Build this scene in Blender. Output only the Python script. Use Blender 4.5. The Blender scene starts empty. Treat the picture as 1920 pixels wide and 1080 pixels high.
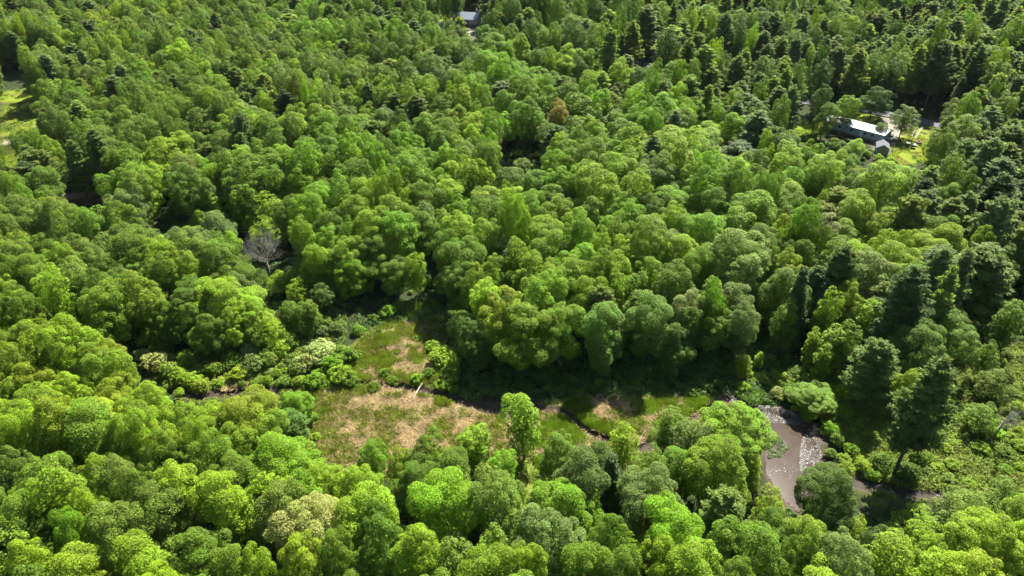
import bpy, math, random
import numpy as np
from mathutils import Vector, Matrix
R = math.radians
rng = np.random.default_rng(11)
random.seed(11)
sc = bpy.context.scene
col = sc.collection

# ------------------------------------------------------------------ camera, sky, sun, exposure
F_PX, CAM_H, PITCH = 1297.0, 88.0, 34.0
cam_d = bpy.data.cameras.new("camera"); cam = bpy.data.objects.new("camera", cam_d); col.objects.link(cam)
cam_d.sensor_width = 36.0; cam_d.lens = 36.0 * F_PX / 1920.0
cam_d.clip_start = 0.5; cam_d.clip_end = 9000
cam.location = (0, 0, CAM_H); cam.rotation_euler = (R(90 - PITCH), 0, 0)
sc.camera = cam
SUN_EL, SUN_AZ = 50.0, 27.0           # azimuth clockwise from +Y (the way the camera looks)
world = bpy.data.worlds.new("World"); sc.world = world; world.use_nodes = True
wn = world.node_tree.nodes; wl = world.node_tree.links
sky = wn.new('ShaderNodeTexSky'); sky.sky_type = 'NISHITA'; sky.sun_disc = False
sky.sun_elevation = R(SUN_EL); sky.sun_rotation = R(SUN_AZ); sky.air_density = 1.0; sky.dust_density = 1.0
wl.new(sky.outputs[0], wn['Background'].inputs['Color']); wn['Background'].inputs['Strength'].default_value = 0.05
sun_d = bpy.data.lights.new("sun", 'SUN'); sun_d.energy = 4.6; sun_d.angle = R(0.5); sun_d.color = (1.0, 0.95, 0.84)
sun = bpy.data.objects.new("sun", sun_d); col.objects.link(sun)
sv = Vector((math.sin(R(SUN_AZ)) * math.cos(R(SUN_EL)), math.cos(R(SUN_AZ)) * math.cos(R(SUN_EL)), math.sin(R(SUN_EL))))
sun.rotation_euler = sv.to_track_quat('Z', 'Y').to_euler(); sun.location = (0, 0, 200)
vs = sc.view_settings; vs.view_transform = 'Standard'; vs.look = 'None'; vs.gamma = 1; vs.exposure = 2.2
try: vs.use_curve_mapping = False
except Exception: pass
sc.render.engine = 'CYCLES'
cy = sc.cycles
cy.max_bounces = 5; cy.diffuse_bounces = 2; cy.glossy_bounces = 2; cy.transmission_bounces = 2; cy.transparent_max_bounces = 4
sc.render.film_transparent = False

CP, SP = math.cos(R(PITCH)), math.sin(R(PITCH))
def at(px, py, z=0.0):                # photo pixel -> point on the horizontal plane z
    u = (px - 960) / F_PX; v = (540 - py) / F_PX
    d = (CAM_H - z) / (SP - v * CP)
    return (u * d, d * (CP + v * SP), z)
def proj(x, y, z):                    # point -> photo pixel, depth
    dz = z - CAM_H
    d = y * CP - dz * SP
    if d < 1: d = 1
    return 960 + F_PX * x / d, 540 - F_PX * (y * SP + dz * CP) / d, d
def inpoly(x, y, P):
    c = False; j = len(P) - 1
    for i in range(len(P)):
        xi, yi = P[i]; xj, yj = P[j]
        if (yi > y) != (yj > y) and x < (xj - xi) * (y - yi) / (yj - yi) + xi: c = not c
        j = i
    return c
def terrain(x, y):
    t = min(max((y - 165) / 120.0, 0), 1); t = t * t * (3 - 2 * t)
    return t * (1.3 * math.sin(x * 0.031 + 1.0) + 1.1 * math.sin(y * 0.027 + x * 0.012) + 0.8)

# ------------------------------------------------------------------ properties
def tag(o, label=None, cat=None, group=None, kind=None):
    if label: o['label'] = label
    if cat: o['category'] = cat
    if group: o['group'] = group
    if kind: o['kind'] = kind
    return o
def empty(name, loc, rz=0, scale=(1, 1, 1), tilt=(0, 0)):
    o = bpy.data.objects.new(name, None); col.objects.link(o)
    o.location = loc; o.rotation_euler = (tilt[0], tilt[1], rz); o.scale = scale
    o.empty_display_size = 0.5
    return o
def link(name, me, parent=None):
    o = bpy.data.objects.new(name, me); col.objects.link(o)
    if parent is not None: o.parent = parent
    return o

# ------------------------------------------------------------------ mesh helpers (numpy)
class MB:
    def __init__(s): s.v = []; s.f = []
    def box(s, x0, x1, y0, y1, z0, z1):
        b = len(s.v)
        s.v += [(x0,y0,z0),(x1,y0,z0),(x1,y1,z0),(x0,y1,z0),(x0,y0,z1),(x1,y0,z1),(x1,y1,z1),(x0,y1,z1)]
        for q in ((0,3,2,1),(4,5,6,7),(0,1,5,4),(1,2,6,5),(2,3,7,6),(3,0,4,7)): s.f.append(tuple(b+i for i in q))
    def poly(s, pts):
        b = len(s.v); s.v += [tuple(p) for p in pts]; s.f.append(tuple(range(b, b+len(pts))))
    def prism(s, pts2, a0, a1, axis='x'):     # polygon in the plane across an axis, extruded along it
        n = len(pts2); b = len(s.v)
        for a in (a0, a1):
            for p, q in pts2: s.v.append((a, p, q) if axis == 'x' else ((p, a, q) if axis == 'y' else (p, q, a)))
        s.f.append(tuple(b+i for i in range(n))[::-1]); s.f.append(tuple(b+n+i for i in range(n)))
        for i in range(n):
            j = (i+1) % n; s.f.append((b+i, b+j, b+n+j, b+n+i))
    def tube(s, P, rad, n=6):
        b = len(s.v); m = len(P)
        for i in range(m):
            a = Vector(P[max(i-1, 0)]); c = Vector(P[min(i+1, m-1)]); t = (c - a).normalized()
            u = t.cross(Vector((0.13, 1, 0.07))).normalized(); w = t.cross(u)
            for k in range(n):
                an = 2*math.pi*k/n; s.v.append(tuple(Vector(P[i]) + (u*math.cos(an) + w*math.sin(an))*rad[i]))
        for i in range(m-1):
            for k in range(n):
                k2 = (k+1) % n; s.f.append((b+i*n+k, b+i*n+k2, b+(i+1)*n+k2, b+(i+1)*n+k))
        s.f.append(tuple(b+(m-1)*n+k for k in range(n)))
    def cyl(s, x, y, z0, z1, r, n=12, axis='z'):
        P = [(x, y, z0), (x, y, z1)]
        b = len(s.v)
        for zz in (z0, z1):
            for k in range(n):
                an = 2*math.pi*k/n
                if axis == 'z': s.v.append((x+r*math.cos(an), y+r*math.sin(an), zz))
                else: s.v.append((x+r*math.cos(an), zz, y+r*math.sin(an)))
        for k in range(n):
            k2 = (k+1) % n; s.f.append((b+k, b+k2, b+n+k2, b+n+k))
        s.f.append(tuple(b+k for k in range(n))[::-1]); s.f.append(tuple(b+n+k for k in range(n)))
    def mesh(s, name, mat, smooth=False):
        me = bpy.data.meshes.new(name); me.from_pydata(s.v, [], s.f); me.materials.append(mat); me.update()
        if smooth: me.polygons.foreach_set('use_smooth', [True]*len(me.polygons))
        return me
    def build(s, name, mat, parent=None, smooth=False): return link(name, s.mesh(name, mat, smooth), parent)

def quad_mesh(name, V, mat, var=None):
    """V: (n,4,3) quads, var: (n,) a per-leaf random number"""
    n = len(V); me = bpy.data.meshes.new(name)
    me.vertices.add(n*4); me.vertices.foreach_set('co', np.ascontiguousarray(V, dtype=np.float32).ravel())
    me.loops.add(n*4); me.loops.foreach_set('vertex_index', np.arange(n*4, dtype=np.int32))
    me.polygons.add(n); me.polygons.foreach_set('loop_start', np.arange(0, n*4, 4, dtype=np.int32))
    me.polygons.foreach_set('loop_total', np.full(n, 4, dtype=np.int32))
    me.update(calc_edges=True)
    at_ = me.attributes.new('lv', 'FLOAT', 'FACE')
    at_.data.foreach_set('value', (var if var is not None else rng.random(n)).astype(np.float32))
    me.materials.append(mat)
    return me
def unit(a): return a / np.maximum(np.linalg.norm(a, axis=-1, keepdims=True), 1e-9)
def leaf_quads(P, N, L, W, along=None):
    """rhombic leaf sprays at P with normals N, length L, width W"""
    n = len(P)
    r = unit(rng.normal(size=(n, 3))) if along is None else along
    t = unit(r - (r*N).sum(1, keepdims=True)*N); b = np.cross(N, t)
    L = L[:, None]; W = W[:, None]
    return np.stack([P - t*L*.5, P + b*W*.5 - t*L*.05, P + t*L*.5, P - b*W*.5 + t*L*.08], axis=1)

# ------------------------------------------------------------------ materials
def mat_new(name):
    m = bpy.data.materials.new(name); m.use_nodes = True
    nt = m.node_tree; nt.nodes.clear(); out = nt.nodes.new('ShaderNodeOutputMaterial')
    return m, nt, out
def simple(name, rgb, rough=.7, metal=0, noise=0.0, scale=3.0, spec=.3):
    m, nt, out = mat_new(name); p = nt.nodes.new('ShaderNodeBsdfPrincipled')
    p.inputs['Base Color'].default_value = (*rgb, 1); p.inputs['Roughness'].default_value = rough
    p.inputs['Metallic'].default_value = metal; p.inputs['Specular IOR Level'].default_value = spec
    if noise:
        tc = nt.nodes.new('ShaderNodeTexCoord'); n = nt.nodes.new('ShaderNodeTexNoise'); n.inputs['Scale'].default_value = scale; n.inputs['Detail'].default_value = 6
        r = nt.nodes.new('ShaderNodeValToRGB'); r.color_ramp.elements[0].position = .3; r.color_ramp.elements[1].position = .7
        r.color_ramp.elements[0].color = (*[c*(1-noise) for c in rgb], 1); r.color_ramp.elements[1].color = (*[min(c*(1+noise*.6), 1) for c in rgb], 1)
        nt.links.new(tc.outputs['Object'], n.inputs['Vector']); nt.links.new(n.outputs['Fac'], r.inputs[0]); nt.links.new(r.outputs[0], p.inputs['Base Color'])
    nt.links.new(p.outputs[0], out.inputs[0]); return m
def leaf_mat(name, source, rgb=None, transl=.40, spread=.36, rough=.6):
    m, nt, out = mat_new(name); N = nt.nodes; L = nt.links
    if source == 'object': c = N.new('ShaderNodeObjectInfo'); csock = c.outputs['Color']; rnd = c.outputs['Random']
    elif source == 'instance':
        c = N.new('ShaderNodeAttribute'); c.attribute_type = 'INSTANCER'; c.attribute_name = 'tint'; csock = c.outputs['Color']
        rnd = N.new('ShaderNodeObjectInfo').outputs['Random']
    else:
        c = N.new('ShaderNodeRGB'); c.outputs[0].default_value = (*rgb, 1); csock = c.outputs[0]; rnd = N.new('ShaderNodeObjectInfo').outputs['Random']
    a = N.new('ShaderNodeAttribute'); a.attribute_name = 'lv'
    mr = N.new('ShaderNodeMapRange'); mr.inputs['To Min'].default_value = 1 - spread; mr.inputs['To Max'].default_value = 1 + spread
    L.new(a.outputs['Fac'], mr.inputs['Value'])
    # each branch carries its own slightly different foliage
    tc = N.new('ShaderNodeTexCoord'); ns = N.new('ShaderNodeTexNoise'); ns.inputs['Scale'].default_value = .42; ns.inputs['Detail'].default_value = 2
    ns.noise_dimensions = '4D'; mw = N.new('ShaderNodeMath'); mw.operation = 'MULTIPLY'; mw.inputs[1].default_value = 40
    L.new(rnd, mw.inputs[0]); L.new(mw.outputs[0], ns.inputs['W'])
    L.new(tc.outputs['Object'], ns.inputs['Vector'])
    mr2 = N.new('ShaderNodeMapRange'); mr2.inputs['From Min'].default_value = .3; mr2.inputs['From Max'].default_value = .7
    mr2.inputs['To Min'].default_value = .70; mr2.inputs['To Max'].default_value = 1.30
    L.new(ns.outputs['Fac'], mr2.inputs['Value'])
    mm = N.new('ShaderNodeMath'); mm.operation = 'MULTIPLY'; L.new(mr.outputs[0], mm.inputs[0]); L.new(mr2.outputs[0], mm.inputs[1])
    sc_ = N.new('ShaderNodeVectorMath'); sc_.operation = 'SCALE'; L.new(csock, sc_.inputs[0]); L.new(mm.outputs[0], sc_.inputs['Scale'])
    hs = N.new('ShaderNodeHueSaturation'); hs.inputs['Saturation'].default_value = 1.0
    hr = N.new('ShaderNodeMapRange'); hr.inputs['To Min'].default_value = .478; hr.inputs['To Max'].default_value = .522
    L.new(ns.outputs['Fac'], hr.inputs['Value']); L.new(hr.outputs[0], hs.inputs['Hue']); L.new(sc_.outputs[0], hs.inputs['Color'])
    p = N.new('ShaderNodeBsdfPrincipled'); p.inputs['Roughness'].default_value = rough; p.inputs['Specular IOR Level'].default_value = .18
    L.new(hs.outputs[0], p.inputs['Base Color'])
    t = N.new('ShaderNodeBsdfTranslucent')
    tcol = N.new('ShaderNodeVectorMath'); tcol.operation = 'MULTIPLY'; tcol.inputs[1].default_value = (1.25, 1.35, .6)
    L.new(hs.outputs[0], tcol.inputs[0]); L.new(tcol.outputs[0], t.inputs['Color'])
    mx = N.new('ShaderNodeMixShader'); mx.inputs[0].default_value = transl
    L.new(p.outputs[0], mx.inputs[1]); L.new(t.outputs[0], mx.inputs[2]); L.new(mx.outputs[0], out.inputs[0])
    return m
LEAF = leaf_mat('leaf_foliage', 'object'); LEAF_I = leaf_mat('leaf_foliage_far', 'instance')
NEEDLE = leaf_mat('needle_foliage', 'object', transl=.58, spread=.4, rough=.6); NEEDLE_I = leaf_mat('needle_foliage_far', 'instance', transl=.58, spread=.4, rough=.6)
BARK = simple('grey_brown_bark', (.10, .085, .065), .9, noise=.5, scale=2)
BARK_PALE = simple('pale_bark', (.42, .38, .33), .85, noise=.35, scale=2)

# ------------------------------------------------------------------ tree models
def crown_lobes(Rr, H, cb, seed, nl=5, spread=.42):
    r = np.random.default_rng(seed)
    cz = (cb + 1) / 2 * H; hz = (1 - cb) / 2 * H
    lobes = [(np.array([0, 0, cz]), np.array([Rr*.70, Rr*.70, hz*.96]))]
    for k in range(nl):
        a = 2*math.pi*(k + r.uniform(-.3, .3))/nl; d = Rr*spread*r.uniform(.75, 1.2)
        s = r.uniform(.36, .58)
        lobes.append((np.array([d*math.cos(a), d*math.sin(a), cz + hz*r.uniform(-.40, .50)]), np.array([Rr*s, Rr*s, hz*s*r.uniform(.9, 1.15)])))
    return lobes
def broad_crown(seed, Rr=5.0, H=17.0, cb=.2, nclump=95, cr=1.05, nleaf=105, leaf=.40, nl=5, spread=.42, droop=.0, mat=None, holes=.0):
    r = np.random.default_rng(seed); global rng; keep = rng; rng = r
    lobes = crown_lobes(Rr, H, cb, seed, nl, spread)
    C = []; O = []
    tries = 0
    while len(C) < nclump and tries < 30000:
        tries += 1
        k = r.integers(len(lobes)); c, s = lobes[k]
        d = unit(r.normal(size=3)); d[2] = d[2]*.9 + .12; d = unit(d)
        p = c + d*(s - cr*r.uniform(.25, .95))
        if p[2] < cb*H + .3: continue
        bad = False
        for j, (c2, s2) in enumerate(lobes):
            if j != k and (((p - c2)/(s2*.84))**2).sum() < 1: bad = True; break
        if bad: continue
        if C and (np.linalg.norm(np.array(C) - p, axis=1) < cr*r.uniform(.8, 1.1)).any(): continue
        if holes and r.random() < holes: C.append(p); O.append(None); continue
        C.append(p); O.append(d)
    P = []; N = []; S = []
    for c, d0 in zip(C, O):
        if d0 is None: continue
        rr = cr*r.uniform(.48, 1.3); n = int(nleaf*(rr/cr)**1.6*r.uniform(.8, 1.15))
        d = unit(r.normal(size=(n, 3)) + d0*.85 + np.array([0, 0, .35]))
        rad = rr*(r.random(n)**.35*.45 + .60)
        p = c + d*rad[:, None]*np.array([1, 1, .85]); p[:, 2] -= droop*rr*(np.hypot(d[:, 0], d[:, 1]))
        P.append(p); N.append(unit(d*.55 + r.normal(size=(n, 3))*.42 + np.array([0, 0, .75]))); S.append(np.full(n, 1.0))
    n = int(nclump*12)                      # sparse inner foliage
    d = unit(r.normal(size=(n, 3))); c, s = lobes[0]
    p = c + d*s*(r.random(n)**.4*.72)[:, None]
    P.append(p); N.append(unit(r.normal(size=(n, 3)) + [0, 0, .6])); S.append(np.full(n, 1.6))
    P = np.concatenate(P); N = np.concatenate(N); S = np.concatenate(S)
    ok = P[:, 2] > cb*H*.8; P = P[ok]; N = N[ok]; S = S[ok]
    L = leaf*S*r.uniform(.65, 1.35, len(P)); W = L*r.uniform(.5, .8, len(P))
    Q = leaf_quads(P, N, L, W)
    me = quad_mesh('crown', Q, mat or LEAF, r.random(len(P)))
    rng = keep
    limbs = [c for c, o in zip(C, O) if o is not None]
    return me, limbs
def broad_trunk(seed, H, limbs, cb, r0=.26, mat=None):
    r = random.Random(seed); m = MB()
    top = H*.86; bend = [r.uniform(-.5, .5), r.uniform(-.5, .5)]
    pts = [(bend[0]*math.sin(3*t)*.5, bend[1]*math.sin(2.3*t)*.5, -.3 + (top+.3)*t) for t in [i/7 for i in range(8)]]
    m.tube(pts, [r0*(1.25 if i == 0 else 1)*(1 - .86*i/7) for i in range(8)], 7)
    for k in range(14):
        c = limbs[r.randrange(len(limbs))]
        z0 = max(cb*H*.8, min(c[2] - r.uniform(1.5, 4), top*.85)); t = (z0 + .3)/(top + .3)
        b = (bend[0]*math.sin(3*t)*.5, bend[1]*math.sin(2.3*t)*.5, z0)
        mid = ((b[0]*.5 + c[0]*.5), (b[1]*.5 + c[1]*.5), b[2]*.45 + c[2]*.55 - .3)
        rr = r0*(1 - .8*t)*.5
        m.tube([b, mid, tuple(c)], [rr, rr*.6, rr*.2], 5)
    return m.mesh('trunk', mat or BARK, True)
def conifer(seed, H=21.0, Rr=3.4, cb=.25, nwh=15, per=6, tuft=9, droop=.0, up=.25, dens=1.0, leaf=.5, power=.75, gappy=.25, wide=.34):
    r = np.random.default_rng(seed); global rng; keep = rng; rng = r
    m = MB(); m.tube([(0, 0, -.3), (0, 0, H*.5), (0, 0, H*.97)], [.27, .17, .04], 7)
    P = []; N = []; A = []; S = []
    for i in range(nwh):
        t = i/(nwh-1); z = H*(cb + (.98 - cb)*t)
        ln = Rr*((1 - t)**power)*.93 + .35
        if t < .15: ln *= .72 + t*1.8
        for k in range(per):
            if r.random() < gappy*(1 - t): continue
            az = 2*math.pi*(k + r.uniform(-.35, .35))/per + i*1.9; l = ln*r.uniform(.62, 1.22)
            zr = z + r.uniform(-.35, .35)
            dr = np.array([math.cos(az), math.sin(az), 0]); sd = np.array([-dr[1], dr[0], 0])
            rise = up*(1 + 1.1*t) - droop
            tip = np.array([0, 0, zr]) + dr*l + np.array([0, 0, l*rise])
            mid = np.array([0, 0, zr]) + dr*l*.5 + np.array([0, 0, l*rise*.3])
            m.tube([(0, 0, zr), tuple(mid), tuple(tip)], [.07, .045, .015], 4)
            nt = max(3, int(tuft*l/2.6*dens))
            s = r.uniform(.28 if t < .8 else .05, 1.03, nt)
            side = r.uniform(-1, 1, nt)*wide*l*(1.05 - s*.75)
            q = np.array([0, 0, zr]) + dr*(s*l)[:, None] + sd*side[:, None] + np.array([0, 0, 1])*(l*rise*(s**1.6) + r.normal(size=nt)*.10)[:, None]
            for c, s_ in zip(q, side):
                nn = 13
                d = unit(r.normal(size=(nn, 3))*.75 + dr*.7 + sd*np.sign(s_)*.45 + np.array([0, 0, .45]))
                rad = r.uniform(.12, .5, nn)*leaf/.5
                P.append(c + d*rad[:, None]*np.array([1.25, 1.25, .6])); A.append(d)
                N.append(unit(r.normal(size=(nn, 3))*.55 + np.array([0, 0, 1.]) + dr*.15)); S.append(np.full(nn, leaf))
    nn = int(70*Rr)
    zz = r.uniform(cb, .96, nn); rad = Rr*(1 - (zz - cb)/(1 - cb))**power*.5*r.random(nn); az = r.uniform(0, 6.28, nn)
    P.append(np.stack([rad*np.cos(az), rad*np.sin(az), zz*H], 1)); d = unit(r.normal(size=(nn, 3))); A.append(d); N.append(unit(r.normal(size=(nn, 3)) + [0, 0, .8])); S.append(np.full(nn, leaf))
    P = np.concatenate(P); N = np.concatenate(N); A = np.concatenate(A); S = np.concatenate(S)
    L = S*r.uniform(.6, 1.3, len(P)); Q = leaf_quads(P, N, L, L*r.uniform(.30, .5, len(P)), A)
    me = quad_mesh('crown', Q, NEEDLE, r.random(len(P))); rng = keep
    return me, m.mesh('trunk', BARK, True)

PROTO = {}
def add_proto(kind, me, tr, Rr, H): PROTO.setdefault(kind, []).append((me, tr, Rr, H))
for i, (Rr, H, cb, nc, cr, nlf, lf, nl, sp) in enumerate([
        (5.2, 17, .10, 95, 1.30, 480, .225, 7, .58), (4.8, 17, .14, 66, 1.45, 600, .22, 5, .60), (5.0, 16, .10, 150, 1.0, 290, .225, 8, .62),
        (4.0, 17, .08, 84, 1.1, 350, .22, 5, .56), (3.8, 16, .14, 60, 1.25, 450, .22, 5, .60), (4.6, 18, .10, 120, 1.05, 330, .225, 7, .66), (4.4, 17, .10, 95, 1.15, 370, .22, 6, .72),
        (5.4, 16, .12, 130, 1.2, 390, .225, 8, .70)]):
    me, lb = broad_crown(100+i, Rr, H, cb, nc, cr, nlf, lf, nl, sp); add_proto('broad', me, broad_trunk(i, H, lb, cb), Rr, H)
for i, (Rr, H, cb, nc, cr, nlf, lf, nl, sp, ho) in enumerate([
        (3.4, 15, .06, 120, .78, 85, .27, 5, .46, .05), (3.0, 14, .08, 95, .78, 80, .26, 4, .55, .10), (4.2, 15, .10, 140, .88, 80, .28, 7, .6, .12)]):
    me, lb = broad_crown(200+i, Rr, H, cb, nc, cr, nlf, lf, nl, sp, holes=ho); add_proto('airy', me, broad_trunk(30+i, H, lb, cb, .18), Rr, H)
for i, (Rr, H, cb, nc, cr) in enumerate([(1.6, 12, .06, 60, .5), (1.9, 11, .05, 66, .55)]):     # slender feathery young trees
    me, lb = broad_crown(250+i, Rr, H, cb, nc, cr, 55, .26, 3, .3, holes=.08); add_proto('slender', me, broad_trunk(50+i, H, lb, cb, .12), Rr, H)
for i, a in enumerate([dict(H=22, Rr=4.2, nwh=14, per=7, gappy=.22, power=.6), dict(H=20, Rr=3.6, nwh=15, per=7, gappy=.15, up=.3, power=.6), dict(H=23, Rr=4.8, nwh=14, per=8, gappy=.25, up=.18, power=.5),
                       dict(H=19, Rr=4.0, nwh=13, per=8, gappy=.2, cb=.18, power=.65), dict(H=21, Rr=4.5, nwh=15, per=7, gappy=.3, power=.48, up=.35)]):
    me, tr = conifer(300+i, tuft=24, leaf=.56, **a); add_proto('pine', me, tr, a['Rr'], a['H'])
for i, a in enumerate([dict(H=17, Rr=2.6, nwh=24, per=9, gappy=.05, cb=.07, power=1.0, up=-.05, wide=.3), dict(H=15, Rr=2.3, nwh=22, per=9, gappy=.1, cb=.06, power=.9, up=-.02)]):
    me, tr = conifer(320+i, tuft=17, leaf=.42, **a); add_proto('spruce', me, tr, a['Rr'], a['H'])
def shrub_trunk(seed, H, Rr):
    r = random.Random(seed); m = MB()
    for k in range(6):
        a = r.uniform(0, 6.28); m.tube([(0, 0, -.1), (math.cos(a)*Rr*.25, math.sin(a)*Rr*.25, H*.4), (math.cos(a)*Rr*.5, math.sin(a)*Rr*.5, H*.75)], [.05, .035, .012], 4)
    return m.mesh('stem', BARK, True)
for i, (Rr, H, nc, cr, lf, ho) in enumerate([(1.9, 2.6, 42, .52, .26, 0), (1.7, 2.3, 50, .42, .22, .12), (2.1, 3.2, 46, .6, .28, .05), (1.6, 2.0, 34, .48, .30, .2)]):
    me, lb = broad_crown(400+i, Rr, H, .0, nc, cr, 48, lf, 4, .5, holes=ho); add_proto('shrub', me, shrub_trunk(i, H, Rr), Rr, H)
for p in PROTO['shrub']: p[0].name = 'foliage'

TONE = dict(vivid=(.112,.215,.006), lime=(.152,.245,.010), yellow=(.165,.232,.010), green=(.092,.165,.009), dark=(.056,.108,.011), blue=(.088,.165,.016),
            olive=(.112,.165,.018), gray=(.112,.168,.034), tan=(.205,.215,.07), rust=(.20,.18,.03), pale=(.22,.26,.07),
            pine=(.140,.195,.046), pinegray=(.150,.205,.080), pinedark=(.080,.120,.038), pinelight=(.175,.225,.045))
WORD = dict(vivid='vivid green', lime='light green', yellow='yellow-green', green='mid green', dark='dark green', blue='bluish green', olive='olive green', gray='grey-green',
            tan='tan-brown', rust='orange-tinged', pale='pale green', pine='dusky green', pinegray='greyish', pinedark='dark', pinelight='light green')

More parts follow.
